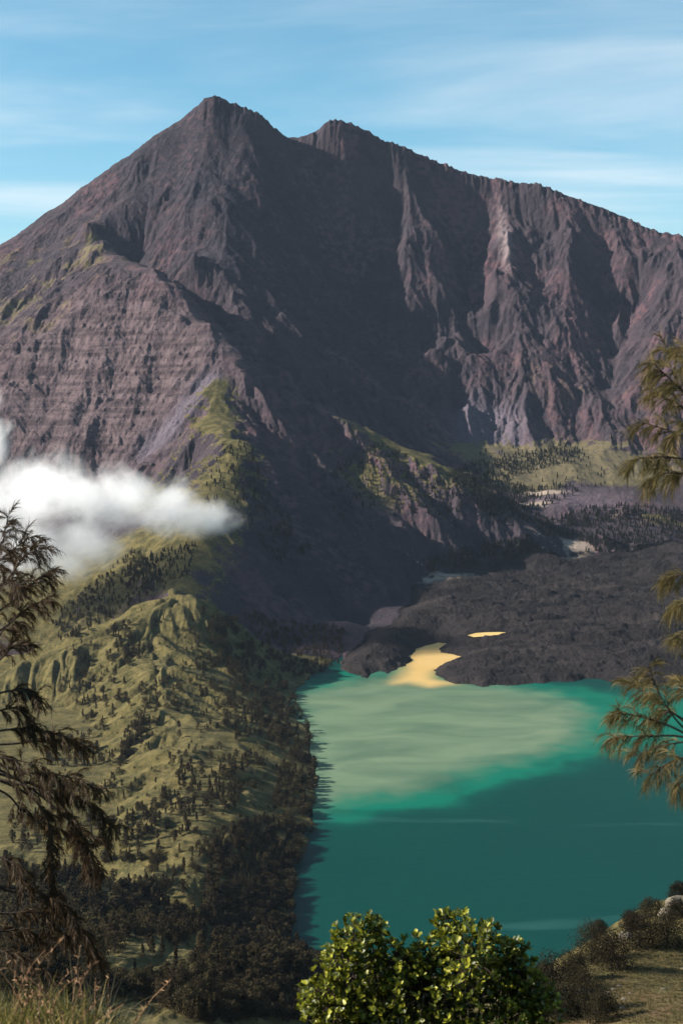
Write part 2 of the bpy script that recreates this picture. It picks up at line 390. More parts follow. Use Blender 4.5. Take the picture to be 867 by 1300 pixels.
    lob = ridged(x / 150 + 0.6 * fl, y / 52 + 0.8 * fl, 3, 0.5, 43)
    blocky = ridged(x / 26, y / 26, 4, 0.62, 47)
    lavz = np.maximum(lav_base * sstep(0, 150, -sd), 0) + (2 + 8 * np.exp(-np.maximum(-sd, 0) / 260)) * sstep(-2, 30, sl_) + (11 * lob + 12 * fl + 2.9 * blocky) * sstep(0, 70, sl_) + 2.0 * blocky * sstep(-4, 12, sl_)
    f2 = fbm(x / 330 + 5, y / 170, 4, 0.5, 53)
    steps = 7 * sstep(-0.12, -0.06, f2) + 7 * sstep(0.05, 0.1, f2) + 6 * sstep(0.2, 0.25, f2) - 8
    lavz = lavz + steps * sstep(30, 160, sl_)
    pd = poly_sd(x, y, POND)
    pz = sstep(-28, 4, pd)
    lavz = lavz * (1 - pz) + 20.5 * pz
    lava = sl_ > -1.0
    out = np.where(sd > 0, lake_floor, ashore)
    inlav = sstep(-6, 10, sl_)
    out = np.where(sl_ > -6, np.where(sd > 0, np.maximum(lake_floor, lavz * sstep(-1, 3, sl_) - 1), out * (1 - inlav) + lavz * inlav), out)
    return np.maximum(out, -24.0), sl, sd, sl_, h, steep, far, fl

core = np.linspace(-0.262, 0.262, 700)
side = 0.262 + (np.linspace(0, 1, 46)[1:] ** 1.5) * 0.38
TX = np.r_[-side[::-1], core, side]
def seg(a, b, n): return np.linspace(a, b, n, endpoint=False)
TY = np.r_[seg(60, 300, 22), seg(300, 560, 70), seg(560, 850, 22), seg(850, 1600, 120), seg(1600, 3150, 215), seg(3150, 4350, 185), seg(4350, 5300, 185), seg(5300, 6560, 285), np.linspace(6560, 8600, 28)]
GX, GY = np.meshgrid(TX, TY)
X = (GX * GY).ravel(); Y = GY.ravel()
Z, SL, SD, SLV, HG, STEEP, FAR, FLW = terrain(X, Y)
NR, NC = GX.shape
def height_lookup(x, y):
    """bilinear height on the built grid"""
    x = np.atleast_1d(np.asarray(x, float)); y = np.atleast_1d(np.asarray(y, float))
    j = np.clip(np.searchsorted(TY, y) - 1, 0, NR - 2); fy = (y - TY[j]) / (TY[j + 1] - TY[j])
    t = x / y
    i = np.clip(np.searchsorted(TX, t) - 1, 0, NC - 2); fx = (t - TX[i]) / (TX[i + 1] - TX[i])
    Zg = Z.reshape(NR, NC)
    return (Zg[j, i] * (1 - fx) + Zg[j, i + 1] * fx) * (1 - fy) + (Zg[j + 1, i] * (1 - fx) + Zg[j + 1, i + 1] * fx) * fy
# true slope of the finished surface
Zg = Z.reshape(NR, NC); Xg = X.reshape(NR, NC)
dZi = np.gradient(Zg, axis=1) / np.maximum(np.gradient(Xg, axis=1), 1e-6)
dZj = np.gradient(Zg, axis=0) / np.gradient(GY, axis=0)
SLOPE = np.sqrt(dZi ** 2 + (dZj - dZi * GX) ** 2).ravel()
DZX = dZi.ravel(); DZY = (dZj - dZi * GX).ravel()
# ------------------------------------------------------------------ masks: what covers the ground where
n_big = fbm(X / 260, Y / 260, 5, 0.55, 201); n_mid = fbm(X / 60, Y / 60, 4, 0.55, 203)
g = np.zeros_like(Z)
hill = (Y < 3190 + 0.15 * X) & (SD < 0)
g = np.where(hill, np.maximum(sstep(1.5, 0.9, SLOPE + 0.25 * n_mid), 0.72), g)
g = np.maximum(g, 1.2 * blob(X, Y, 230, 590, 4050, 130, 260) * sstep(1.1, 0.55, SLOPE))
g = np.maximum(g, np.exp(-(line_dist(X, Y, SPINE[-11:]) / 105) ** 2) * sstep(1.1, 0.5, SLOPE + 0.3 * n_mid) * (DZX > -0.9))
g = np.maximum(g, np.clip(1.3 * blob(X, Y, 110, 745, 3450, 300, 230), 0, 0.85) * sstep(1.3, 0.7, SLOPE + 0.3 * n_mid))
FLANK = blob(X, Y, 60, 350, 5500, 420, 520)
g = np.maximum(g, 0.85 * FLANK * sstep(-0.15, 0.5, n_big * 0.6 + n_mid * 0.6 + 0.1))
g = np.maximum(g, 0.85 * blob(X, Y, 520, 590, 4480, 330, 300) * sstep(1.2, 0.6, SLOPE + 0.3 * n_mid))
g = np.maximum(g, 1.0 * np.clip(1.6 * blob(X, Y, 700, 585, 5080, 420, 260), 0, 1) * sstep(0.9, 0.4, SLOPE) * sstep(-0.5, -0.1, n_big))
g = np.maximum(g, 0.8 * blob(X, Y, 820, 670, 4520, 220, 160) * sstep(0.0, 0.25, n_big))
g = np.maximum(g, 0.35 * blob(X, Y, 720, 480, 5550, 520, 260) * sstep(0.0, 0.4, n_mid + 0.2))
GRASS = np.clip(g, 0, 1) * (SLV < 0)
scree = np.zeros_like(Z)
for u, v, yy, rx, ry in [(262,490,4520,40,60),(240,515,4440,40,60),(215,545,4380,45,60),(195,560,4380,40,50),(620,535,5330,130,120),(650,570,5180,70,120)]:
    scree = np.maximum(scree, blob(X, Y, u, v, yy, rx, ry))
SCREE = np.clip(scree * 2.0, 0, 1)
sand = np.zeros_like(Z)
for u, v, zz_, rx, ry in [(545,734,78,75,45),(575,728,84,60,30),(700,703,104,95,34),(728,699,106,60,45),(690,664,150,80,25),(680,668,150,50,25)]:
    gx_, gy_ = ground_at(u, v, zz_)
    sand = np.maximum(sand, np.exp(-((X - gx_) / rx) ** 2 - ((Y - gy_) / ry) ** 2))
SAND = np.clip(sand * 1.8 - 0.3 + 0.4 * n_mid, 0, 1) * sstep(0.85, 0.45, SLOPE)
PINK = np.clip(1.5 * blob(X, Y, 720, 632, 4740, 190, 110) - 0.2 + 0.5 * n_mid, 0, 1)
PINK = np.maximum(PINK, np.clip(0.5 * blob(X, Y, 45, 858, 2730, 60, 90), 0, 1))
EARTH = np.clip(1.1 * blob(X, Y, 840, 1285, 360, 40, 45) - 0.45 + 0.9 * fbm(X / 18, Y / 18, 3, 0.5, 9), 0, 1)
ROSE = np.clip(sstep(-0.1, 0.35, n_big + 0.4 * n_mid) + 0.9 * blob(X, Y, 225, 225, 6120, 90, 160) + 0.9 * blob(X, Y, 310, 220, 6100, 60, 90) + 0.8 * blob(X, Y, 435, 280, 6250, 50, 160), 0, 1)
PALE = np.clip(blob(X, Y, 640, 300, 6240, 22, 150) * 1.3, 0, 1)
ASH_SHADE = np.clip(1.5 * blob(X, Y, 370, 330, 5750, 420, 480) + 1.3 * blob(X, Y, 235, 190, 6180, 260, 260) + 0.8 * blob(X, Y, 400, 700, 3800, 330, 450) + 0.25 * n_big, 0, 1)  # summit ash, plus shade darkened into the crater face and the spine's right flank
DRY = np.clip(1.6 * blob(X, Y, 700, 585, 5080, 420, 260), 0, 1) * sstep(-0.35, 0.1, n_big + 0.3)
DRY = np.maximum(DRY, FLANK)
BAND = np.clip(blob(X, Y, 110, 500, 4700, 460, 420) * 1.5, 0, 1)

# ------------------------------------------------------------------ materials of the land
m = NT('volcanic_ground')
P = m.coord()
nA = m.noise(0.006, 8, 0.62, P); nB = m.noise(0.035, 7, 0.62, P); nC = m.noise(0.17, 5, 0.6, P); nD = m.noise(0.9, 3, 0.6, P)
strata = m.noise(1.0, 5, 0.6, m.scaled(P, (0.004, 0.004, 0.05)), 0.4)
rock = m.mix(m.rng(nA, 0.35, 0.65), (0.0282, 0.0226, 0.0301), (0.0463, 0.0334, 0.0395))
rock = m.mix(m.math('MULTIPLY', m.attr('rose'), m.rng(nB, 0.36, 0.60)), rock, (0.0903, 0.0493, 0.0560))
rock = m.mix(m.math('MULTIPLY', m.attr('ash_shade'), m.rng(nB, 0.7, 0.4, 0.35, 0.9)), rock, (0.0155, 0.0147, 0.0213))  # dark ash tone, also deepens the shade on those slopes
rock = m.mix(m.math('MULTIPLY', m.attr('band'), 0.85), rock, m.mix(m.rng(strata, 0.35, 0.65), (0.0519, 0.0365, 0.0395), (0.1326, 0.0923, 0.0941)))
rock = m.mix(m.math('MULTIPLY', m.rng(strata, 0.5, 0.72, 0, 0.5), m.math('ADD', 0.25, m.attr('band'))), rock, (0.0802, 0.0602, 0.0709))
rock = m.mix(m.rng(nC, 0.56, 0.75, 0, 0.45), rock, (0.0959, 0.0778, 0.0921))
rock = m.mix(m.rng(nC, 0.44, 0.28, 0, 0.6), rock, (0.0181, 0.0150, 0.0198))
rock = m.mix(m.math('MULTIPLY', m.attr('pale'), m.rng(nB, 0.25, 0.6)), rock, (0.1862, 0.1449, 0.1501))
rock = m.mix(m.math('MULTIPLY', m.attr('scree'), m.rng(nC, 0.2, 0.6, 0.45, 1)), rock, m.mix(nC, (0.0621, 0.0510, 0.0648), (0.1241, 0.1020, 0.1263)))
rock = m.mix(m.math('MULTIPLY', m.attr('pink'), m.rng(nC, 0.3, 0.6, 0.5, 1)), rock, m.mix(nB, (0.0734, 0.0537, 0.0682), (0.1354, 0.0994, 0.1194)))
gr = m.mix(m.rng(nB, 0.36, 0.66), (0.0389, 0.0354, 0.0114), (0.1022, 0.0815, 0.0291))
gr = m.mix(m.rng(nC, 0.5, 0.72, 0, 0.75), gr, (0.1271, 0.0971, 0.0406))
gr = m.mix(m.rng(nC, 0.46, 0.28, 0, 0.7), gr, (0.0259, 0.0265, 0.0097))
gr = m.mix(m.rng(nD, 0.55, 0.8, 0, 0.35), gr, (0.1346, 0.1089, 0.0485))
gr = m.mix(m.math('MULTIPLY', m.attr('earth'), m.rng(nD, 0.2, 0.7, 0.5, 1)), gr, (0.0843, 0.0464, 0.0274))
gr = m.mix(m.math('MULTIPLY', m.attr('dry'), 0.75), gr, m.mix(nB, (0.075, 0.062, 0.036), (0.125, 0.10, 0.062)))
gmask = m.rng(m.math('ADD', m.attr('grass'), m.math('MULTIPLY', m.math('SUBTRACT', nC, 0.5), 0.9)), 0.25, 0.62)
col = m.mix(gmask, rock, gr)
col = m.mix(m.attr('sand'), col, m.mix(nC, (0.20, 0.155, 0.125), (0.32, 0.255, 0.205)))
bh = m.math('ADD', m.math('MULTIPLY', nB, 1.0), m.math('ADD', m.math('MULTIPLY', nC, 0.42), m.math('MULTIPLY', nD, 0.1)))
bh = m.math('ADD', bh, m.math('MULTIPLY', m.math('MULTIPLY', strata, m.math('SUBTRACT', 1.0, gmask)), m.math('ADD', 0.12, m.math('MULTIPLY', m.attr('band'), 0.45))))
nrm = m.bump(bh, 13.0, m.math('SUBTRACT', 0.85, m.math('MULTIPLY', gmask, 0.5)))
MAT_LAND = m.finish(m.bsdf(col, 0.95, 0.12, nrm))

m = NT('lava_rock')
P = m.coord()
nA = m.noise(0.012, 5, 0.6, P); nB = m.noise(0.09, 6, 0.7, P); nC = m.noise(0.4, 4, 0.7, P)
vo = m.node('ShaderNodeTexVoronoi', {'Scale': 0.16}); m.t.links.new(P, vo.inputs['Vector'])
col = m.mix(m.rng(nA, 0.35, 0.68), (0.0103, 0.0085, 0.0090), (0.0247, 0.0198, 0.0198))
col = m.mix(m.rng(nB, 0.55, 0.8, 0, 0.7), col, (0.0394, 0.0315, 0.0304))
col = m.mix(m.rng(nC, 0.45, 0.25, 0, 0.8), col, (0.0055, 0.0044, 0.0046))
flow = m.noise(1.0, 5, 0.6, m.scaled(P, (0.0020, 0.0068, 0.0051)), 1.2)
col = m.mix(m.rng(flow, 0.52, 0.66, 0, 0.55), col, (0.0428, 0.0335, 0.0310))
col = m.mix(m.rng(flow, 0.46, 0.32, 0, 0.6), col, (0.0068, 0.0057, 0.0061))
col = m.mix(m.attr('sand'), col, m.mix(nC, (0.2160, 0.1620, 0.1260), (0.3300, 0.2640, 0.2100)))
bh = m.math('ADD', m.math('MULTIPLY', nB, 1.2), m.math('ADD', m.math('MULTIPLY', nC, 0.6), m.math('MULTIPLY', vo.outputs['Distance'], 0.5)))
MAT_LAVA = m.finish(m.bsdf(col, 0.95, 0.1, m.bump(bh, 5.0, 0.9)))

# ------------------------------------------------------------------ the land as separate pieces of the setting
FI = (np.arange(NR - 1)[:, None] * NC + np.arange(NC - 1)[None, :])
quads = np.stack([FI, FI + 1, FI + NC + 1, FI + NC], -1).reshape(-1, 4)
cx_ = X[quads].mean(1); cy_ = Y[quads].mean(1); cz_ = Z[quads].max(1); csd = SD[quads].min(1); clv = SLV[quads].max(1)
def line_y(pts_, x):
    """depth of a dividing line at column ratio x / y"""
    a = np.array(sorted(pts_)); return np.interp(x, a[:, 0], a[:, 1])
ratio = cx_ / cy_
def rt(u, v): return ray(u, v)[0]
HILL_BACK = [(rt(-400, 800), 3250), (rt(20, 850), 3180), (rt(110, 800), 3260), (rt(190, 760), 3230), (rt(230, 755), 3170), (rt(300, 790), 3060), (rt(370, 850), 2930), (rt(420, 860), 2850), (rt(2000, 900), 2850)]
RIDGE_BACK = [(rt(-900, 400), 5100), (rt(-200, 480), 5100), (rt(0, 440), 5300), (rt(100, 340), 5560), (rt(160, 330), 5560), (rt(205, 345), 5380), (rt(240, 385), 5180), (rt(300, 455), 4900), (rt(345, 480), 4920), (rt(440, 535), 4860), (rt(560, 590), 4740), (rt(650, 650), 4560), (rt(700, 690), 4400), (rt(702, 690), 2900), (rt(2000, 690), 2900)]
VALLEY_BACK = [(rt(560, 560), 5150), (rt(600, 525), 5420), (rt(640, 528), 5420), (rt(700, 550), 5370), (rt(867, 555), 5300), (rt(1000, 590), 5080), (rt(1250, 620), 4920), (rt(3000, 620), 4800)]
lab = np.full(len(quads), 'mountain', dtype=object)
hb, rb, vb = line_y(HILL_BACK, ratio), line_y(RIDGE_BACK, ratio), line_y(VALLEY_BACK, ratio)
lab[(ratio > rt(560, 600)) & (cy_ < vb)] = 'valley_floor'
lab[cy_ < rb] = 'ridge'
lab[cy_ < hb] = 'hill'
lab[clv > 0] = 'lava_field'
lab[(cy_ < 820)] = 'near_slope'
deep = (cz_ < -6)
lab[deep] = ''
SETTING = {'mountain': ('summit cone and crater wall of the volcano', MAT_LAND), 'valley_floor': ('valley below the crater wall', MAT_LAND), 'ridge': ('banded rock ridge and spur', MAT_LAND),
           'hill': ('grassy hill beside the lake', MAT_LAND), 'lava_field': ('black lava field', MAT_LAVA), 'near_slope': ('slope of the rim below the camera', MAT_LAND)}
VERT = np.c_[X, Y, Z]
for nm, (desc, mat) in SETTING.items():
    q = quads[lab == nm]
    used, inv = np.unique(q, return_inverse=True)
    me = mesh_from(nm, VERT[used], inv.reshape(-1, 4))
    for an, arr in (('grass', GRASS), ('scree', SCREE), ('sand', SAND), ('pink', PINK), ('rose', ROSE), ('pale', PALE), ('band', BAND), ('ash_shade', ASH_SHADE), ('dry', DRY), ('earth', EARTH)):
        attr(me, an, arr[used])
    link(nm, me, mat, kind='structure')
# ------------------------------------------------------------------ lake
def plan(lst): return [ground_at(*p) for p in lst]
xs = np.r_[np.linspace(-300, 1000, 371)]; ys = np.linspace(1380, 3800, 403)
LX, LY = np.meshgrid(xs, ys); lx, ly = LX.ravel(), LY.ravel()
lake_sd = poly_sd(lx, ly, LAKE)
wob = 46 * fbm(lx / 130, ly / 110, 4, 0.6, 301) + 18 * fbm(lx / 40, ly / 55, 3, 0.5, 303)
MILK = plan([(340,880),(392,870),(440,858),(505,850),(580,862),(650,868),(720,878),(772,905),(776,935),(750,950),(690,968),(640,978),(605,992),(570,1010),(545,1014),(500,1016),(470,1020),(430,1030),(395,1032),(340,1020)])
milk_sd = poly_sd(lx, ly, MILK) + wob
YEL = plan([(500,868),(512,850),(516,836),(530,820),(570,808),(605,826),(600,840),(556,852),(552,862),(575,868),(545,872),(518,866)])
yel_sd = poly_sd(lx, ly, YEL) + 0.25 * wob
milk = 0.92 * sstep(-14, 105, milk_sd); edge = np.exp(-((milk_sd + 4) / 38) ** 2) + 0.6 * np.exp(-((milk_sd - 40) / 70) ** 2)
SH = plan([(640,872),(720,872),(800,880),(900,880),(900,960),(780,948),(785,910),(740,885),(660,880)])
green = np.clip(edge + 0.9 * sstep(-60, 60, poly_sd(lx, ly, SH) + wob), 0, 1)
q = np.arange(len(ys) - 1)[:, None] * len(xs) + np.arange(len(xs) - 1)[None, :]
q = np.stack([q, q + 1, q + len(xs) + 1, q + len(xs)], -1).reshape(-1, 4)
q = q[lake_sd[q].max(1) > -45]
used, inv = np.unique(q, return_inverse=True)
me = mesh_from('lake', np.c_[lx, ly, np.zeros_like(lx)][used], inv.reshape(-1, 4))
attr(me, 'milk', milk[used]); attr(me, 'green', green[used]); attr(me, 'yellow', sstep(-34, 34, yel_sd)[used])
m = NT('lake_water')
P = m.coord()
rt_ = m.node('ShaderNodeMapping'); m.t.links.new(P, rt_.inputs[0]); rt_.inputs['Rotation'].default_value = (0, 0, math.radians(-38)); rt_.inputs['Scale'].default_value = (0.0042, 0.0085, 1)
sA = m.noise(1.0, 5, 0.55, rt_.outputs[0], 1.1)
sB = m.noise(1.0, 5, 0.55, m.scaled(P, (0.008, 0.014, 1)), 0.8)
sC = m.noise(1.0, 4, 0.5, m.scaled(P, (0.004, 0.004, 1)))
deepc = m.mix(sC, (0.0010, 0.030, 0.026), (0.0014, 0.040, 0.031))
wk = m.node('ShaderNodeMapping'); m.t.links.new(P, wk.inputs[0]); wk.inputs['Rotation'].default_value = (0, 0, math.radians(-52)); wk.inputs['Scale'].default_value = (0.0012, 0.006, 1)
streak = m.rng(m.noise(1.0, 5, 0.55, wk.outputs[0], 0.6), 0.60, 0.70, 0, 0.35)
deepc = m.mix(streak, deepc, (0.03, 0.1, 0.09))
c = m.mix(m.math('MULTIPLY', m.attr('green'), m.rng(sA, 0.3, 0.6, 0.5, 1)), deepc, (0.0017, 0.1062, 0.0663))
mk = m.math('MULTIPLY', m.attr('milk'), m.rng(sA, 0.25, 0.66, 0.62, 1.0))
c = m.mix(mk, c, m.mix(sB, (0.0850, 0.1445, 0.0850), (0.1700, 0.2125, 0.1318)))
c = m.mix(m.attr('yellow'), c, m.mix(sB, (0.4420, 0.2805, 0.0935), (0.5100, 0.3570, 0.1530)))
rip = m.math('ADD', m.noise(0.35, 3, 0.6, P), m.math('MULTIPLY', m.noise(1.0, 4, 0.6, m.scaled(P, (0.02, 0.06, 1))), 2.0))
MAT_LAKE = m.finish(m.bsdf(c, 0.36, 0.05, m.bump(rip, 0.25, 0.5)))
link('lake', me, MAT_LAKE, kind='structure')
pv = np.array([(x, y, 24.0) for x, y in POND])
cxy = pv.mean(0); pv = cxy + (pv - cxy) * np.array([1.15, 1.15, 1])
me = bpy.data.meshes.new('pond'); me.from_pydata([tuple(p) for p in pv], [], [tuple(range(len(pv)))]); me.update()
m = NT('pond_water'); P = m.coord()
MAT_POND = m.finish(m.bsdf(m.mix(m.noise(0.1, 3, 0.5, P), (0.5950, 0.3910, 0.1275), (0.6800, 0.4930, 0.2040)), 0.3, 0.2))
link('pond', me, MAT_POND, kind='structure')
# ------------------------------------------------------------------ foliage materials
def foliage_mat(name, dark, light, scale=0.25, trans=0.25, rough=0.85, spec=0.06, vary=0.6):
    m = NT(name)
    oi = m.node('ShaderNodeObjectInfo')
    n = m.noise(scale, 3, 0.6, m.coord())
    c = m.mix(m.rng(n, 0.3, 0.7), dark, light)
    hv = m.node('ShaderNodeHueSaturation', {'Color': c, 'Value': m.rng(oi.outputs['Random'], 0, 1, 1 - vary * 0.5, 1 + vary * 0.5, False), 'Hue': m.rng(oi.outputs['Random'], 0, 1, 0.488, 0.512, False)})
    b = m.bsdf(hv.outputs[0], rough, spec)
    t = m.node('ShaderNodeBsdfTranslucent', {'Color': hv.outputs[0]})
    mx = m.node('ShaderNodeMixShader', {0: trans}); m.t.links.new(b, mx.inputs[1]); m.t.links.new(t.outputs[0], mx.inputs[2])
    return m.finish(mx.outputs[0])
def bark_mat(name, a, b, scale=6):
    m = NT(name); P = m.coord(); n = m.noise(scale, 5, 0.65, m.scaled(P, (1, 1, 0.3)))
    return m.finish(m.bsdf(m.mix(n, a, b), 0.9, 0.15, m.bump(n, 0.02, 0.6)))
MAT_TREE = foliage_mat('tree_foliage', (0.021, 0.017, 0.008), (0.066, 0.050, 0.024))
MAT_PINE = foliage_mat('valley_foliage', (0.014, 0.017, 0.012), (0.034, 0.036, 0.022))
MAT_SHRUB = foliage_mat('shrub_foliage', (0.010, 0.009, 0.005), (0.030, 0.024, 0.013), 0.6)
MAT_BARK = bark_mat('bark', (0.035, 0.026, 0.020), (0.085, 0.066, 0.052))

def rand_dirs(n, r):
    v = r.normal(size=(n, 3)); return v / np.linalg.norm(v, axis=1, keepdims=True)
def leaf_cloud(cent, rad, per, size, r, flat=0.8):
    """many small leaf clumps spread over lumps of a crown"""
    V = []; 
    for c, R in zip(cent, rad):
        d = rand_dirs(per, r); rr = R * (0.35 + 0.65 * r.random(per) ** 0.6)
        p = c + d * rr[:, None] * np.array([1, 1, flat])
        nrm = d + r.normal(size=(per, 3)) * 0.55; nrm /= np.linalg.norm(nrm, axis=1, keepdims=True)
        a = np.cross(nrm, rand_dirs(per, r)); a /= np.linalg.norm(a, axis=1, keepdims=True); b = np.cross(nrm, a)
        s = (size * (0.6 + 0.8 * r.random(per)))[:, None]
        V.append(np.stack([p - a * s, p - b * s * 0.55, p + a * s, p + b * s * 0.55], 1))
    V = np.concatenate(V).reshape(-1, 3)
    F = np.arange(len(V)).reshape(-1, 4)
    return V, F
def tube(path, rad, n=6):
    """tapered tube along a path"""
    path = np.asarray(path, float); rad = np.asarray(rad, float); k = len(path)
    t = np.gradient(path, axis=0); t /= np.linalg.norm(t, axis=1, keepdims=True) + 1e-9
    up = np.where(np.abs(t[:, 2:3]) > 0.9, np.array([[1.0, 0, 0]]), np.array([[0, 0, 1.0]]))
    a = np.cross(t, up); a /= np.linalg.norm(a, axis=1, keepdims=True) + 1e-9; b = np.cross(t, a)
    an = np.linspace(0, 2 * math.pi, n, endpoint=False)
    V = (path[:, None, :] + rad[:, None, None] * (np.cos(an)[None, :, None] * a[:, None, :] + np.sin(an)[None, :, None] * b[:, None, :])).reshape(-1, 3)
    F = [(i * n + j, i * n + (j + 1) % n, (i + 1) * n + (j + 1) % n, (i + 1) * n + j) for i in range(k - 1) for j in range(n)]
    return V, np.array(F)
def merge(parts):
    V = []; F = []; o = 0
    for v, f in parts:
        V.append(v); F.append(f + o); o += len(v)
    return np.concatenate(V), np.concatenate(F)

def tree_parts(kind, r, h):
    """trunk and crown of a tree of height h standing at the origin"""
    lean = r.normal(size=2) * 0.03 * h
    top = np.array([lean[0], lean[1], h])
    def axis(t): return np.array([lean[0] * t * t, lean[1] * t * t, h * t])
    trunk = [tube([axis(t) - np.array([0, 0, 0.6]) * (t == 0) for t in np.linspace(0, 0.92, 6)], np.linspace(0.024, 0.004, 6) * h, 6)]
    cent, rad = [], []
    if kind == 'round':
        n = 15; t0, t1, w = 0.30, 0.95, 0.30
    elif kind == 'tall':
        n = 17; t0, t1, w = 0.20, 0.99, 0.19
    elif kind == 'cone':
        n = 16; t0, t1, w = 0.12, 1.0, 0.17
    else:
        n = 20; t0, t1, w = 0.03, 0.86, 0.44
    for k in range(n):
        t = t0 + (t1 - t0) * (k + 0.5 * r.random()) / n
        q = (t - t0) / (t1 - t0)
        prof = {'round': math.sin(math.pi * min(1, 0.15 + 0.83 * q)) ** 0.6, 'tall': math.sin(math.pi * min(1, 0.22 + 0.75 * q)) ** 0.7, 'cone': 1.05 - q, 'bush': math.sqrt(max(0.02, 1 - q * q * 0.85))}[kind]
        ang = k * 2.4 + r.random() * 1.2
        off = w * h * prof * (0.25 + 0.7 * r.random())
        c = axis(t) + np.array([math.cos(ang) * off, math.sin(ang) * off, 0])
        cent.append(c); rad.append(h * w * (0.28 + 0.36 * prof * (0.6 + 0.6 * r.random())))
        if k % 2 == 0:
            a = axis(max(0.08, t - 0.1)); trunk.append(tube([a, (a + c) / 2 + np.array([0, 0, 0.02 * h]), c], np.array([0.010, 0.007, 0.003]) * h, 4))
    return merge(trunk), (np.array(cent), np.array(rad))

# ------------------------------------------------------------------ where a line of sight meets the land
RATIO = (Zg - CAM_Z) / GY
def pick(u, v):
    rx, rz = ray(u, v)
    i = int(np.clip(np.searchsorted(TX, rx) - 1, 0, NC - 2)); f = (rx - TX[i]) / (TX[i + 1] - TX[i])
    col = RATIO[:, i] * (1 - f) + RATIO[:, i + 1] * f
    k = np.argmax(col >= rz)
    if k == 0: return None
    g_ = (rz - col[k - 1]) / max(col[k] - col[k - 1], 1e-9)
    y = TY[k - 1] + g_ * (TY[k] - TY[k - 1])
    return rx * y, y, CAM_Z + rz * y
def in_poly(u, v, P):
    c = False; n = len(P)
    for k in range(n):
        (ax, ay), (bx, by) = P[k], P[(k + 1) % n]
        if (ay > v) != (by > v) and u < (bx - ax) * (v - ay) / (by - ay) + ax: c = not c
    return c
def scatter(P, n, r, keep=None):
    us = [p[0] for p in P]; vs = [p[1] for p in P]; out = []
    t = 0
    while len(out) < n and t < n * 12:
        t += 1
        u = r.uniform(min(us), max(us)); v = r.uniform(min(vs), max(vs))
        if not in_poly(u, v, P): continue
        h = pick(u, v)
        if h is None: continue
        if keep is not None and not keep(*h): continue
        out.append(h)
    return out

r = np.random.default_rng(21)
SHOREP = [(255,775),(300,790),(350,850),(375,890),(392,925),(402,990),(402,1040),(396,1075),(372,1100),(372,1190),(396,1225),(330,1240),(285,1190),(262,1130),(270,1075),(300,1048),(345,1040),(352,1000),(360,960),(330,915),(305,870),(275,835)]
FOREST = [(0,1090),(130,1120),(250,1130),(330,1150),(395,1222),(385,1300),(250,1300),(180,1268),(0,1268)]
KNOLL = [(225,985),(300,962),(322,985),(300,1025),(262,1040),(225,1068),(150,1078),(150,1050),(190,1030)]
GULLY = [[(90,820),(130,805),(150,850),(170,890),(130,930),(90,900)],[(130,800),(165,795),(185,830),(160,850)],[(160,930),(185,900),(200,870),(175,940),(150,980)],[(60,940),(120,935),(130,975),(60,975)],
         [(230,850),(290,820),(330,880),(300,900),(240,880)],[(20,1030),(100,1020),(140,1060),(60,1085),(0,1080)],[(270,890),(330,895),(350,930),(300,940)]]
GRASSY = [(70,850),(230,765),(330,860),(380,950),(380,1030),(290,1050),(250,1130),(130,1110),(60,1000)]
BEHIND = [(60,790),(120,740),(170,700),(200,720),(215,745),(150,780),(80,820)]
def dense(scale, thr, s):
    def f(x, y, z):
        return float(fbm(np.array([x / scale]), np.array([y / scale]), 3, 0.5, s)[0]) + r.normal() * 0.08 > thr
    return f
clear_patch = [pick(200, 1212), pick(170, 1242), pick(190, 1232), pick(385, 1275), pick(250, 1100), pick(235, 1135)]
def not_clear(x, y, z):
    for k, c in enumerate(clear_patch):
        if c and math.hypot((x - c[0]) / (34 if k < 3 else 26), (y - c[1]) / (60 if k < 3 else 45)) < 1: return r.random() < 0.08
    return True
SPOTS = []   # x, y, z, height, kind index, place
def put(lst, place, hmin, hmax, kinds):
    for x, y, z in lst: SPOTS.append((x, y, z, r.uniform(hmin, hmax), kinds[r.integers(len(kinds))], place))
put(scatter(SHOREP, 900, r, dense(70, -0.22, 61)), 'shore', 11, 19, [0, 1, 2, 3])
put(scatter([(250,1215),(400,1215),(470,1225),(560,1238),(700,1246),(690,1299),(250,1299)], 420, r, lambda x, y, z: y > 780), 'forest', 10, 18, [0, 1, 2, 3])
put(scatter(FOREST, 1350, r, lambda x, y, z: y > 780 and not_clear(x, y, z)), 'forest', 11, 20, [0, 1, 2, 3])
put(scatter(KNOLL, 150, r), 'knoll', 10, 17, [0, 1, 2])
for P_ in GULLY: put(scatter(P_, 62, r), 'gully', 8, 16, [0, 1, 2, 3])
put(scatter(GRASSY, 520, r, dense(90, 0.09, 65)), 'slope', 5, 14, [0, 1, 2, 3, 3])
put(scatter(GRASSY, 230, r), 'slope', 2.5, 6, [3, 3, 0])
put(scatter([(300,775),(360,790),(440,800),(432,845),(388,866),(345,850)], 330, r), 'shore', 8, 15, [0, 1, 2, 3])
put(scatter(BEHIND, 260, r), 'behind', 9, 16, [0, 1, 2])
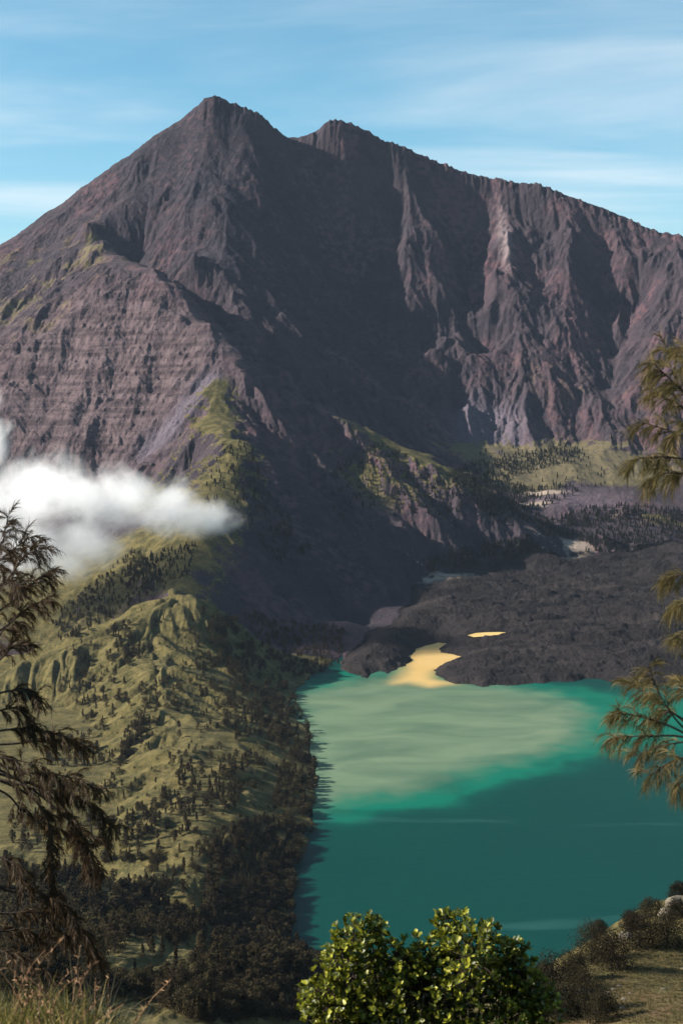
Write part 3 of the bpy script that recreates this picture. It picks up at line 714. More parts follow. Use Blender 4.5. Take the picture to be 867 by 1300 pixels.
# a few by hand: the row of trees above the shore and the two lone trees on the slope
for u, v, h in [(228,938,16),(300,940,14),(193,936,11),(152,975,13),(268,965,15),(283,985,17),(296,975,17),(312,968,16),(325,965,14),(338,955,15),(303,1000,17),(292,1005,16),(255,885,9),(300,905,12)]:
    c = pick(u, v); SPOTS.append((*c, h, [0, 1][r.integers(2)], 'slope'))
r2 = np.random.default_rng(5)
tb = []
for kind in ('round', 'tall', 'cone', 'bush', 'round', 'tall'):
    tb.append(tree_parts(kind, r2, 1.0))
TRUNKS, CROWNS, WHOLE = [], [], []
for k, (tr, (ce, ra)) in enumerate(tb):
    cv, cf = leaf_cloud(ce, ra, 64, 0.031, r2)
    mt = mesh_from('trunk', *tr); mt.materials.append(MAT_BARK); TRUNKS.append(mt)
    mc = mesh_from('crown', cv, cf, False); mc.materials.append(MAT_TREE); CROWNS.append(mc)
KIND_LOOK = ['broad round-crowned', 'tall narrow-crowned', 'tapering', 'low bushy', 'broad round-crowned', 'tall narrow-crowned']
PLACE = {'shore': ('{} dark tree in the wood that lines the lake shore', 'trees along the lake shore'),
         'forest': ('{} dark brown-green tree in the dense wood at the foot of the hill', 'trees of the wood at the foot of the hill'),
         'knoll': ('{} dark tree in the belt of wood above the small grassy knoll', 'trees above the knoll'),
         'gully': ('{} dark tree crowding a gully of the grassy hill', 'trees in the hill gullies'),
         'slope': ('{} dark tree standing loose on the sunlit grassy hillside', 'trees scattered on the grassy hill'),
         'behind': ('{} dark tree on the slope behind the grassy hilltop', 'trees behind the hill')}
order = sorted(range(len(SPOTS)), key=lambda k: -SPOTS[k][3] / SPOTS[k][1])
single = set(order[:295])
rest = []
for k, (x, y, z, h, kd, place) in enumerate(SPOTS):
    if kd in (0, 1) and r.random() < 0.5: kd += 4
    rz = r.uniform(0, 6.283); wd = r.uniform(0.85, 1.25)
    if k not in single:
        rest.append((x, y, z, h, kd, rz, wd)); continue
    e = bpy.data.objects.new('tree', None); COL.objects.link(e)
    e.location = (x, y, z - 0.2); e.rotation_euler = (0, 0, rz); e.scale = (h * wd, h * wd, h)
    near = [c for c in clear_patch if c and math.hypot(x - c[0], (y - c[1]) * 0.6) < 55]
    tmpl_ = PLACE[place][0]
    if place == 'forest':
        if near: tmpl_ = '{} dark tree at the edge of a small grassy clearing in the wood'
        elif float(poly_sd(np.array([x]), np.array([y]), LAKE)[0]) > -90: tmpl_ = '{} dark tree of the wood close above the lake water'
        elif y < 1010: tmpl_ = '{} dark tree of the wood directly below the rim grass'
        elif h > 17: tmpl_ = 'one of the tallest {} dark trees in the wood below the grassy hill'
        elif h < 13: tmpl_ = 'small {} dark tree among taller ones in the wood below the grassy hill'
    e['label'] = tmpl_.format(KIND_LOOK[kd]); e['category'] = 'tree'; e['group'] = PLACE[place][1]
    link('trunk', TRUNKS[kd], None, e); link('crown', CROWNS[kd], None, e)

# ------------------------------------------------------------------ woods too many to count: points with instanced trees
def instancer(name, rows, protos, sink=0.2, **props):
    rows = np.array(rows, dtype=np.float64)
    me = bpy.data.meshes.new(name); me.vertices.add(len(rows))
    co = rows[:, :3].copy(); co[:, 2] -= sink
    me.vertices.foreach_set('co', co.astype(np.float32).ravel())
    a = me.attributes.new('pick', 'INT', 'POINT'); a.data.foreach_set('value', rows[:, 4].astype(np.int32))
    a = me.attributes.new('turn', 'FLOAT_VECTOR', 'POINT'); tv = np.zeros((len(rows), 3), np.float32); tv[:, 2] = rows[:, 5]; a.data.foreach_set('vector', tv.ravel())
    a = me.attributes.new('size', 'FLOAT_VECTOR', 'POINT'); sv = np.c_[rows[:, 3] * rows[:, 6], rows[:, 3] * rows[:, 6], rows[:, 3]].astype(np.float32); a.data.foreach_set('vector', sv.ravel())
    c = bpy.data.collections.new(name + '_kinds')
    for k, pm in enumerate(protos):
        c.objects.link(bpy.data.objects.new('%s_kind_%02d' % (name, k), pm))
    ng = bpy.data.node_groups.new(name, 'GeometryNodeTree')
    ng.interface.new_socket('Geometry', in_out='INPUT', socket_type='NodeSocketGeometry'); ng.interface.new_socket('Geometry', in_out='OUTPUT', socket_type='NodeSocketGeometry')
    N = ng.nodes; Lk = ng.links
    gi, go = N.new('NodeGroupInput'), N.new('NodeGroupOutput')
    ip = N.new('GeometryNodeInstanceOnPoints'); ci = N.new('GeometryNodeCollectionInfo'); ci.inputs['Collection'].default_value = c
    ci.inputs['Separate Children'].default_value = True; ci.inputs['Reset Children'].default_value = True
    def named(nm, ty):
        q = N.new('GeometryNodeInputNamedAttribute'); q.data_type = ty; q.inputs['Name'].default_value = nm; return q.outputs['Attribute']
    er = N.new('FunctionNodeEulerToRotation')
    Lk.new(gi.outputs[0], ip.inputs['Points']); Lk.new(ci.outputs[0], ip.inputs['Instance']); ip.inputs['Pick Instance'].default_value = True
    Lk.new(named('pick', 'INT'), ip.inputs['Instance Index']); Lk.new(named('turn', 'FLOAT_VECTOR'), er.inputs[0]); Lk.new(er.outputs[0], ip.inputs['Rotation'])
    Lk.new(named('size', 'FLOAT_VECTOR'), ip.inputs['Scale'])
    Lk.new(ip.outputs[0], go.inputs[0])
    o = link(name, me, None, **props)
    md = o.modifiers.new('scatter', 'NODES'); md.node_group = ng
    return o
def joined(tr, crown, mats):
    (tv, tf), (cv, cf) = tr, crown
    me = mesh_from('whole', np.r_[tv, cv], np.r_[tf, cf + len(tv)], False)
    for m_ in mats: me.materials.append(m_)
    me.polygons.foreach_set('material_index', np.r_[np.zeros(len(tf), np.int32), np.ones(len(cf), np.int32)])
    return me
WHOLE = [joined(tr, leaf_cloud(ce, ra, 20, 0.055, r2), (MAT_BARK, MAT_TREE)) for tr, (ce, ra) in tb]
instancer('woodland', rest, WHOLE, kind='stuff', label='dark wood of many small trees on the hill and lake shore', category='forest')
PINES = [tree_parts('cone', r2, 1.0) for _ in range(3)]
PINEW = [joined(tr, leaf_cloud(ce, ra, 14, 0.07, r2), (MAT_BARK, MAT_PINE)) for tr, (ce, ra) in PINES]
VAL = []
SANDP = [(*ground_at(u, v, zz_), rx, ry) for u, v, zz_, rx, ry in [(545,734,78,75,45),(575,728,84,60,30),(700,703,104,95,34),(728,699,106,60,45),(690,664,150,70,25)]]
def no_sand(x, y, z): return all(((x - a) / (rx * 0.9)) ** 2 + ((y - b) / (ry * 0.9)) ** 2 > 1 for a, b, rx, ry in SANDP)
VP = [([(568,605),(590,590),(640,580),(715,565),(742,572),(715,590),(670,600),(640,612),(700,625),(620,655),(585,625)], 900),
      ([(655,690),(700,660),(745,645),(800,640),(867,648),(930,660),(930,690),(867,688),(800,700),(760,705),(735,700),(700,697)], 1300),
      ([(600,640),(640,620),(730,615),(740,625),(680,650),(700,665),(640,668)], 330),
      ([(590,575),(720,560),(800,600),(760,620),(640,610)], 90),
      ([(525,715),(560,705),(620,690),(690,680),(700,700),(600,712),(540,730)], 300),
      ([(285,575),(318,562),(350,640),(400,700),(360,720),(300,660)], 260),
      ([(410,600),(470,560),(520,580),(600,640),(560,660),(480,640),(430,670)], 330),
      ([(200,700),(250,690),(240,735),(180,745),(150,730)], 160), ([(285,560),(310,560),(285,630),(262,660),(250,640)], 40)]
for P_, n in VP:
    for x, y, z in scatter(P_, n, r, no_sand): VAL.append((x, y, z, r.uniform(7, 16), r.integers(3), r.uniform(0, 6.28), r.uniform(1.0, 1.5)))
instancer('pine_forest', VAL, PINEW, kind='stuff', label='dark pine wood spread over the valley floor and far ridges', category='forest')

# ------------------------------------------------------------------ bushes and boulders on the near spur
rb_ = np.random.default_rng(31)
def shrub(u, v, h, wid, label, per=150, parts=22):
    h *= 1.45; wid *= 1.2; c = pick(u, v)
    if c is None: return
    e = bpy.data.objects.new('bush', None); COL.objects.link(e); e.location = (c[0], c[1], c[2] - 0.3)
    (tr, (ce, ra)) = tree_parts('bush', rb_, h)
    ce = ce * np.array([wid, wid, 1.0])
    link('trunk', mesh_from('trunk', *tr), MAT_BARK, e)
    cv, cf = leaf_cloud(ce - np.array([0, 0, 0.06 * h]), ra * 1.25, per * 2, 0.17 * (h / 7) ** 0.5, rb_, 0.9)
    link('crown', mesh_from('crown', cv, cf, False), MAT_SHRUB, e)
    e['label'] = label; e['category'] = 'bush'; e['group'] = 'bushes on the near spur'
for u, v, h, wid, lb in [
    (776,1232,9.5,0.8,'round dark bush with a long shadow on the bare grassy spur'),
    (750,1225,10,0.8,'broad dark bush between round bush and lake on the spur edge'),
    (728,1246,7,0.9,'low dark bush at the foot of the spur edge by the lake'),
    (700,1262,9,0.9,'dusty dark bush beside the green leafy bush'),
    (812,1205,9.5,1.0,'large dark bush under the pale boulders on the spur'),
    (846,1200,9,1.0,'dark bush beneath the stony crest of the spur'),
    (800,1182,5.5,1.0,'small dark bush on the spur edge above the largest bush'),
    (826,1165,5.5,1.2,'greyish bush on the spur crest among boulders'),
    (862,1141,5,0.9,'reddish tip of a bush at the top of the spur crest'),
    (760,1190,5,0.8,'small rounded bush overhanging the lake at the spur edge'),
    (742,1288,9,0.9,'dark bush with upright twigs below the rubble patch'),
    (715,1296,8,0.9,'dark bush growing low between leafy bush and rubble'),
    (676,1292,8,1.0,'dark scrub half behind the green leafy bush'),
    (768,1298,6.5,0.8,'dark bush at the lower edge of the rubble patch'),
    (690,1250,5,0.9,'little bush on the pale bank above the water'),
    (858,1165,5,1.0,'dark bush beside the pale boulders at the crest')]:
    shrub(u, v, h, wid, lb)
m = NT('boulder_stone'); P = m.coord(); n = m.noise(0.8, 6, 0.6, P)
MAT_STONE = m.finish(m.bsdf(m.mix(n, (0.075, 0.065, 0.048), (0.16, 0.135, 0.10)), 0.9, 0.2, m.bump(n, 0.3, 0.6)))
def boulder(u, v, s, label, flat=0.7):
    c = pick(u, v)
    if c is None: return
    bm = bmesh.new(); bmesh.ops.create_icosphere(bm, subdivisions=3, radius=1.0)
    sd_ = rb_.random(3) * 50
    for vt in bm.verts:
        p = np.array(vt.co); f = 1 + 0.5 * float(fbm(np.array([p[0] * 1.1 + sd_[0] + p[2]]), np.array([p[1] * 1.1 + sd_[1] - p[2] * 0.7]), 4, 0.5, 5)[0])
        vt.co = Vector((p[0] * f * s * 1.2, p[1] * f * s, p[2] * f * s * flat))
    me = bpy.data.meshes.new('boulder'); bm.to_mesh(me); bm.free()
    o = link('boulder', me, MAT_STONE, label=label, category='boulder', group='boulders on the near spur'); o.location = (c[0], c[1], c[2] + 0.1 * s)
boulder(858, 1150, 3.4, 'large pale boulder on the spur crest behind dark bushes', 0.9)
boulder(848, 1162, 2.6, 'pale boulder leaning below the largest one on the crest', 0.8)
boulder(795, 1192, 2.2, 'rounded pale boulder showing between two dark bushes', 0.9)
boulder(740, 1262, 2.0, 'flat pale stone at the head of the rubble patch', 0.5)
for u, v, s in [(779,1258,0.8),(786,1253,0.6),(772,1262,0.7),(792,1270,0.8),(783,1266,0.5),(800,1262,0.45),(790,1281,0.7),(776,1272,0.6),(842,1257,0.7),(866,1231,0.6)]:
    boulder(u, v, s, 'small pale stone of the rubble on the bare spur', 0.6)

# ------------------------------------------------------------------ rough grass on the near spur
tv = []
for k in range(26):
    a = rb_.uniform(0, 6.28); q_ = rb_.uniform(0, 0.3); L_ = rb_.uniform(0.5, 1.0); o_ = rb_.normal(size=2) * 0.35
    b0 = np.array([math.cos(a) * q_, math.sin(a) * q_, -0.1]); t0 = np.array([math.cos(a) * q_ + o_[0], math.sin(a) * q_ + o_[1], L_]); sd_ = np.array([-math.sin(a), math.cos(a), 0]) * 0.05
    tv += [b0 - sd_, b0 + sd_, t0 + sd_ * 0.3, t0 - sd_ * 0.3]
m = NT('spur_grass'); oi = m.node('ShaderNodeObjectInfo')
MAT_SPUR = m.finish(m.bsdf(m.mix(oi.outputs['Random'], (0.050, 0.046, 0.016), (0.125, 0.092, 0.042)), 0.8, 0.15))
tm = mesh_from('tuft', np.array(tv), np.arange(len(tv)).reshape(-1, 4), False); tm.materials.append(MAT_SPUR)
tr_ = [(x, y, z, rb_.uniform(0.25, 0.75), 0, rb_.uniform(0, 6.28), rb_.uniform(1.2, 2.6)) for x, y, z in scatter([(690,1240),(790,1190),(867,1130),(960,1130),(960,1300),(640,1300)], 6500, rb_, lambda x, y, z: y < 640)]
instancer('grass', tr_, [tm], 0.02, kind='stuff', label='rough dry grass on the near spur', category='grass')
# ------------------------------------------------------------------ low cloud drifting past the ridge
def cloud(name, depth, blobs, dens, label, seed, amp=1.25, nscale=0.0095):
    C = []; 
    for u, v, ru, rv, dd in blobs:
        x, y, z = at(u, v, depth + dd); k = depth / FPX
        C.append((np.array([x, y, z]), np.array([ru * k, ru * k * 1.1, rv * k])))
    lo = np.min([c - r_ * 1.35 for c, r_ in C], 0); hi = np.max([c + r_ * 1.35 for c, r_ in C], 0)
    mid = (lo + hi) / 2
    me = bpy.data.meshes.new(name); bm = bmesh.new(); bmesh.ops.create_cube(bm, size=1.0)
    bmesh.ops.bevel(bm, geom=bm.edges[:], offset=0.12, segments=2, affect='EDGES')
    for vt in bm.verts: vt.co = Vector([vt.co[k] * (hi[k] - lo[k]) for k in range(3)])
    bm.to_mesh(me); bm.free()
    m = NT(name + '_vapour'); P = m.coord()
    wn_ = m.noise(nscale * 0.6, 2, 0.5, P, 0, True)
    wv = m.node('ShaderNodeVectorMath', {0: wn_, 1: (0.5, 0.5, 0.5)}, operation='SUBTRACT')
    ws = m.node('ShaderNodeVectorMath', {0: wv.outputs[0], 1: (70, 70, 60)}, operation='MULTIPLY')
    PP = m.node('ShaderNodeVectorMath', {0: P, 1: ws.outputs[0]}, operation='ADD').outputs[0]
    f = None
    for c, r_ in C:
        d = m.node('ShaderNodeVectorMath', {0: PP, 1: tuple(c - mid)}, operation='SUBTRACT')
        q = m.node('ShaderNodeVectorMath', {0: d.outputs[0], 1: tuple(1.0 / r_)}, operation='MULTIPLY')
        ln = m.node('ShaderNodeVectorMath', {0: q.outputs[0]}, operation='LENGTH').outputs['Value']
        s_ = m.math('SUBTRACT', 1.0, ln)
        if f is None: f = s_
        else:
            n = m.node('ShaderNodeMath', {0: f, 1: s_, 2: 0.18}, operation='SMOOTH_MAX'); f = n.outputs[0]
    nz = m.noise(nscale, 8, 0.70, m.node('ShaderNodeVectorMath', {0: P, 1: (seed * 91.0, seed * 37.0, 0)}, operation='ADD').outputs[0], 0.3)
    g_ = m.math('ADD', f, m.math('MULTIPLY', m.math('SUBTRACT', nz, 0.5), amp * 2))
    den = m.math('MULTIPLY', m.rng(g_, 0.05, 1.05), dens)
    pv = m.node('ShaderNodeVolumePrincipled', {'Color': (0.999, 0.999, 1.0, 1), 'Anisotropy': 0.1, 'Density': den})
    m.t.links.new(pv.outputs[0], m.out.inputs['Volume'])
    try: m.m.cycles.volume_step_rate = 0.35
    except Exception as ex: print('step rate', ex)
    o = link(name, me, m.m, label=label, category='cloud'); o.location = tuple(mid)
cloud('cloud', 3350, [(-30,640,90,75,0),(40,632,85,66,0),(100,628,75,58,0),(160,638,72,52,0),(215,648,62,42,0),(258,655,54,32,0),(50,695,72,48,-60),(105,690,60,42,-60),(85,715,45,32,-80),(-40,700,70,50,0)],
      0.013, 'long white drifting cloud in front of the ridge, above the grassy hill', 1)
cloud('cloud', 4000, [(-16,500,26,32,0),(-14,560,34,36,0),(-24,470,24,24,0)], 0.02, 'small wisp of white cloud before the banded rock face', 4)
SC.cycles.volume_bounces = 12; SC.cycles.max_bounces = 14
# ------------------------------------------------------------------ the rim the camera stands on
gx1 = np.linspace(-70, 70, 181); gx1 = np.sign(gx1) * np.abs(gx1 / 70) ** 2 * 70
gy1 = np.r_[np.linspace(-14, 0, 15), np.linspace(0.2, 14, 70), np.linspace(14.5, 95, 60)]
FX, FY = np.meshgrid(gx1, gy1); fx, fy = FX.ravel(), FY.ravel()
def rim_height(x, y):
    e = 4.8 - 2.6 * sstep(-1.0, -0.25, x) + 0.35 * fbm(x * 0.9, y * 0 + 3.3, 3, 0.5, 401)
    d = np.maximum(0, y - e)
    z = -1.66 - 0.14 * np.maximum(y, -3) - 0.62 * (d - 0.5 * (1 - np.exp(-d / 0.5))) - 0.005 * np.maximum(0, y - 18) ** 2
    return CAM_Z + z + 0.07 * fbm(x * 1.3, y * 1.3, 4, 0.5, 403) * sstep(0, 1, np.abs(y) + 0.2) + 0.5 * fbm(x / 9, y / 9, 3, 0.5, 405) * sstep(8, 20, y)
fz = rim_height(fx, fy)
q = np.arange(len(gy1) - 1)[:, None] * len(gx1) + np.arange(len(gx1) - 1)[None, :]
q = np.stack([q, q + 1, q + len(gx1) + 1, q + len(gx1)], -1).reshape(-1, 4)
m = NT('rim_soil'); P = m.coord(); n = m.noise(2.5, 6, 0.65, P); n2 = m.noise(14, 4, 0.6, P)
MAT_RIM = m.finish(m.bsdf(m.mix(m.rng(n, 0.35, 0.65), (0.045, 0.033, 0.018), (0.095, 0.075, 0.032)), 0.95, 0.1, m.bump(m.math('ADD', n, m.math('MULTIPLY', n2, 0.3)), 0.06, 0.8)))
link('ground', mesh_from('ground', np.c_[fx, fy, fz], q), MAT_RIM, kind='structure')

# ------------------------------------------------------------------ grass and dry stalks on the rim
rg = np.random.default_rng(77)
def strips(P0, D, L, W, bend, r, seg=3, side=None):
    """tapering blades: root, direction, length, width, sideways bend"""
    n = len(P0); V = np.zeros((n, (seg + 1) * 2, 3)); p = P0.copy(); d = D.copy()
    sd = np.cross(d, np.array([0, 1.0, 0])) + 0.4 * r.normal(size=(n, 3)); sd /= np.linalg.norm(sd, axis=1, keepdims=True) + 1e-9
    for k in range(seg + 1):
        w = W * (1 - (k / seg) ** 1.6 * 0.9)
        V[:, 2 * k] = p - sd * w[:, None]; V[:, 2 * k + 1] = p + sd * w[:, None]
        p = p + d * (L / seg)[:, None]; d = d + bend / seg; d /= np.linalg.norm(d, axis=1, keepdims=True)
    b = np.arange(n)[:, None, None] * (seg + 1) * 2
    f = np.array([[2 * k, 2 * k + 1, 2 * k + 3, 2 * k + 2] for k in range(seg)])[None]
    return V.reshape(-1, 3), (b + f).reshape(-1, 4)
m = NT('rim_grass'); oi = m.node('ShaderNodeNewGeometry')
c = m.mix(oi.outputs['Random Per Island'], (0.070, 0.076, 0.016), (0.25, 0.19, 0.055))
b = m.bsdf(c, 0.6, 0.3); t = m.node('ShaderNodeBsdfTranslucent', {'Color': c}); mx = m.node('ShaderNodeMixShader', {0: 0.35}); m.t.links.new(b, mx.inputs[1]); m.t.links.new(t.outputs[0], mx.inputs[2])
MAT_GRASS = m.finish(mx.outputs[0])
n = 15000
gy_ = rg.uniform(3.2, 6.2, n); gx_ = rg.uniform(-2.9, 0.4, n) * gy_ / 5
dn = fbm(gx_ * 2.2, gy_ * 2.2, 3, 0.5, 411)
ok = (dn + rg.normal(size=n) * 0.2 > -0.25); gx_, gy_, dn = gx_[ok], gy_[ok], dn[ok]; n = len(gx_)
P0 = np.c_[gx_, gy_, rim_height(gx_, gy_) - 0.02]
D = np.c_[rg.normal(size=n) * 0.35 + 0.1, rg.normal(size=n) * 0.35, np.ones(n)]; D /= np.linalg.norm(D, axis=1, keepdims=True)
bend = np.c_[rg.normal(size=n) * 0.8, rg.normal(size=n) * 0.6, -np.abs(rg.normal(size=n)) * 0.7]
V, F = strips(P0, D, rg.uniform(0.08, 0.24, n) * (1 + 0.5 * dn), rg.uniform(0.0018, 0.0042, n), bend, rg)
link('grass', mesh_from('grass', V, F), MAT_GRASS, kind='stuff', label='short golden grass along the rim edge', category='grass')
# taller green tussock blades behind the edge
n = 5200
gy_ = rg.uniform(5.2, 8.2, n); gx_ = rg.uniform(-0.24, 0.02, n) * gy_
ok = fbm(gx_ * 0.9, gy_ * 0.9, 2, 0.5, 415) > -0.12; gx_, gy_ = gx_[ok], gy_[ok]; n = len(gx_)
P0 = np.c_[gx_, gy_, rim_height(gx_, gy_) - 0.05]
D = np.c_[rg.normal(size=n) * 0.3, rg.normal(size=n) * 0.3, np.ones(n)]; D /= np.linalg.norm(D, axis=1, keepdims=True)
bend = np.c_[rg.normal(size=n) * 0.9, rg.normal(size=n) * 0.6, -np.abs(rg.normal(size=n)) * 0.9]
m = NT('tussock_grass'); oi = m.node('ShaderNodeNewGeometry')
MAT_TUSS = m.finish(m.bsdf(m.mix(oi.outputs['Random Per Island'], (0.018, 0.020, 0.008), (0.060, 0.052, 0.024)), 0.6, 0.25))
V, F = strips(P0, D, rg.uniform(0.15, 0.4, n), rg.uniform(0.002, 0.0045, n), bend, rg, 4)
link('undergrowth', mesh_from('undergrowth', V, F), MAT_TUSS, kind='stuff', label='dark green undergrowth below the rim edge', category='undergrowth')
# dry flowering stalks
m = NT('dry_stalk'); oi = m.node('ShaderNodeNewGeometry')
MAT_STALK = m.finish(m.bsdf(m.mix(oi.outputs['Random Per Island'], (0.10, 0.055, 0.030), (0.27, 0.16, 0.085)), 0.8, 0.15))
parts_ = []
for k in range(150):
    y = rg.uniform(3.9, 5.4); x = rg.uniform(-0.245, -0.055) * y
    if k % 3 == 0: x = rg.uniform(-0.11, -0.06) * y
    h = rg.uniform(0.10, 0.36) if k % 5 else rg.uniform(0.3, 0.46)
    z0 = float(rim_height(np.array([x]), np.array([y]))[0])
    lx_, ly_ = rg.normal(size=2) * 0.1 * h / 0.3
    path = np.array([[x + lx_ * t * t, y + ly_ * t * t, z0 + h * t * (1 - 0.12 * t)] for t in np.linspace(0, 1, 6)])
    parts_.append(tube(path, np.linspace(0.0022, 0.0010, 6), 4))
    nn = rg.integers(10, 26); tt = rg.uniform(0.5, 1.0, nn)
    pp = np.c_[x + lx_ * tt ** 2, y + ly_ * tt ** 2, z0 + h * tt * (1 - 0.12 * tt)]
    dd = rand_dirs(nn, rg) + np.array([0, 0, 0.5]); dd /= np.linalg.norm(dd, axis=1, keepdims=True)
    parts_.append(strips(pp, dd, rg.uniform(0.012, 0.03, nn), rg.uniform(0.0018, 0.0036, nn), np.tile([0, 0, -0.5], (nn, 1)), rg, 2))
V, F = merge(parts_)
link('dry_stalks', mesh_from('dry_stalks', V, F), MAT_STALK, kind='stuff', label='reddish dry flower stalks standing in the rim grass', category='grass')

# ------------------------------------------------------------------ drooping needle trees at both sides
def needle_mat(name, a, b, trans):
    m = NT(name); oi = m.node('ShaderNodeNewGeometry'); n = m.noise(3.0, 3, 0.6, m.coord())
    f = m.math('ADD', m.math('MULTIPLY', oi.outputs['Random Per Island'], 0.5), m.math('MULTIPLY', n, 0.5))
    c = m.mix(m.rng(f, 0.25, 0.75), a, b)
    s = m.bsdf(c, 0.6, 0.2); t = m.node('ShaderNodeBsdfTranslucent', {'Color': c}); mx = m.node('ShaderNodeMixShader', {0: trans}); m.t.links.new(s, mx.inputs[1]); m.t.links.new(t.outputs[0], mx.inputs[2])
    return m.finish(mx.outputs[0])
MAT_NEEDLE_DARK = needle_mat('brown_needles', (0.022, 0.014, 0.007), (0.075, 0.045, 0.020), 0.3)
MAT_NEEDLE_GOLD = needle_mat('golden_needles', (0.055, 0.052, 0.016), (0.18, 0.130, 0.050), 0.35)
MAT_TWIG = bark_mat('twig_bark', (0.022, 0.016, 0.013), (0.065, 0.048, 0.038), 30)
def spline(pts_, n):
    P = np.asarray(pts_, float); t = np.linspace(0, len(P) - 1, n); i = np.clip(t.astype(int), 0, len(P) - 2); f = (t - i)[:, None]
    P0 = P[np.maximum(i - 1, 0)]; P1 = P[i]; P2 = P[i + 1]; P3 = P[np.minimum(i + 2, len(P) - 1)]
    return 0.5 * ((2 * P1) + (P2 - P0) * f + (2 * P0 - 5 * P1 + 4 * P2 - P3) * f ** 2 + (3 * P1 - P0 - 3 * P2 + P3) * f ** 3)
def needle_tree(name, label, depth, trunk_u, trunk_v, branches, mat, r, twig_len, needle, per_node, seed_spread, start=0.35, width=0.0016, r0=0.012, gap=8.0):
    px = depth / FPX
    bx, by, _ = at(trunk_u, 900, depth)
    bz = float(rim_height(np.array([bx]), np.array([by]))[0])
    e = bpy.data.objects.new(name, None); COL.objects.link(e); e.location = (bx, by, bz)
    e['label'] = label; e['category'] = 'tree'
    org = np.array([bx, by, bz])
    top = at(trunk_u, trunk_v, depth)[2]
    tp = np.array([[0.05 * math.sin(t * 5), 0.04 * math.cos(t * 4), -0.3 + (top - bz + 0.3) * t] for t in np.linspace(0, 1, 14)])
    v, f = tube(tp, np.linspace(0.10, 0.02, 14), 9); link('trunk', mesh_from('trunk', v, f), MAT_BARK, e)
    for bpts in branches:
        dd = r.normal() * seed_spread
        W = [np.array(at(u, v, depth + dd * (0.3 + 0.7 * k / len(bpts)))) for k, (u, v) in enumerate(bpts)]
        W[0] = np.array([bx, by, W[0][2]])
        S = spline(W, 26)
        ln = np.linalg.norm(np.diff(S, axis=0), axis=1).sum()
        tubes = [tube(S - org, np.linspace(r0, 0.0018, 26), 6)]
        N0 = []; ND = []
        nt = max(8, int(ln / (gap * px)))
        for k in range(nt):
            t = start + (1 - start) * (k + r.random()) / nt
            if t > 0.995: t = 0.995
            p = S[int(t * 25)]; tan = S[min(25, int(t * 25) + 1)] - S[max(0, int(t * 25) - 1)]; tan = tan / (np.linalg.norm(tan) + 1e-9)
            d = tan * 0.75 + rand_dirs(1, r)[0] * 0.75 + np.array([0, 0, 0.15]); d /= np.linalg.norm(d)
            L = twig_len * r.uniform(0.5, 1.15) * (1.0 if t > 0.5 else 0.8)
            tw = [p]
            for s_ in range(6):
                d = d + np.array([0, 0, -0.22]); d /= np.linalg.norm(d); tw.append(tw[-1] + d * L / 6)
            tw = np.array(tw)
            tubes.append(tube(tw - org, np.linspace(0.0022, 0.0007, 7), 4))
            for q_ in range(1, 7):
                for _ in range(per_node):
                    f_ = r.random(); p_ = tw[q_ - 1] * (1 - f_) + tw[q_] * f_
                    dv = (tw[q_] - tw[q_ - 1]); dv = dv / np.linalg.norm(dv)
                    dv = dv * 0.8 + rand_dirs(1, r)[0] * 0.45; N0.append(p_); ND.append(dv / np.linalg.norm(dv))
        v, f = merge(tubes); bo = link('branch', mesh_from('branch', v, f), MAT_TWIG, e)
        N0 = np.array(N0) - org; ND = np.array(ND); k = len(N0)
        v, f = strips(N0, ND, r.uniform(0.55, 1.1, k) * needle, r.uniform(0.7, 1.3, k) * width, np.c_[r.normal(size=k) * 0.15, r.normal(size=k) * 0.15, -1.15 * np.ones(k)], r, 3)
        link('needles', mesh_from('needles', v, f), mat, bo)
    return e
LB = [[(-90,800),(-30,735),(0,695),(10,655)],[(-90,800),(-20,730),(20,695),(40,682)],[(-90,815),(0,745),(30,708),(52,697)],[(-90,835),(0,775),(40,742),(62,728)],[(-90,850),(0,800),(35,772),(58,762)],[(-90,790),(-20,760),(10,740),(30,745)],
      [(-90,870),(-20,830),(5,800),(25,790)],[(-90,890),(-10,845),(15,822),(32,818)],[(-90,910),(0,880),(30,878),(48,885)],[(-90,930),(-10,905),(20,900),(40,915)],[(-90,940),(0,928),(40,925),(78,934)],[(-90,945),(10,945),(70,940),(112,950)],
      [(-90,950),(0,978),(75,1030),(112,1078),(122,1105)],[(-90,945),(20,978),(80,985),(122,1000)],[(-90,955),(40,995),(110,1020),(146,1052)],[(-90,965),(0,1004),(30,1030),(80,1055),(135,1068)],[(-90,960),(20,1000),(60,1040),(66,1095),(66,1150)],[(-90,955),(50,1000),(95,1050),(105,1090),(120,1110)],
      [(-90,975),(0,990),(40,1000),(80,1010)],[(-90,960),(-20,960),(20,965),(60,975)],
      [(-90,1120),(-10,1180),(30,1180),(58,1200)],[(-90,1100),(40,1140),(95,1175),(125,1225)],[(-90,1060),(-10,1085),(20,1100),(35,1130)],[(-90,1140),(0,1160),(50,1160),(85,1190)],[(-90,1180),(-10,1205),(30,1215),(70,1240)],[(-90,1120),(30,1130),(80,1150),(112,1195)]]
rl = np.random.default_rng(101)
needle_tree('casuarina_tree', 'dark brown drooping needle tree leaning in beside the grassy rim', 9.0, -95, 560, LB, MAT_NEEDLE_DARK, rl, 0.13, 0.075, 5, 0.35, 0.40, 0.0022, 0.011, 7.0)
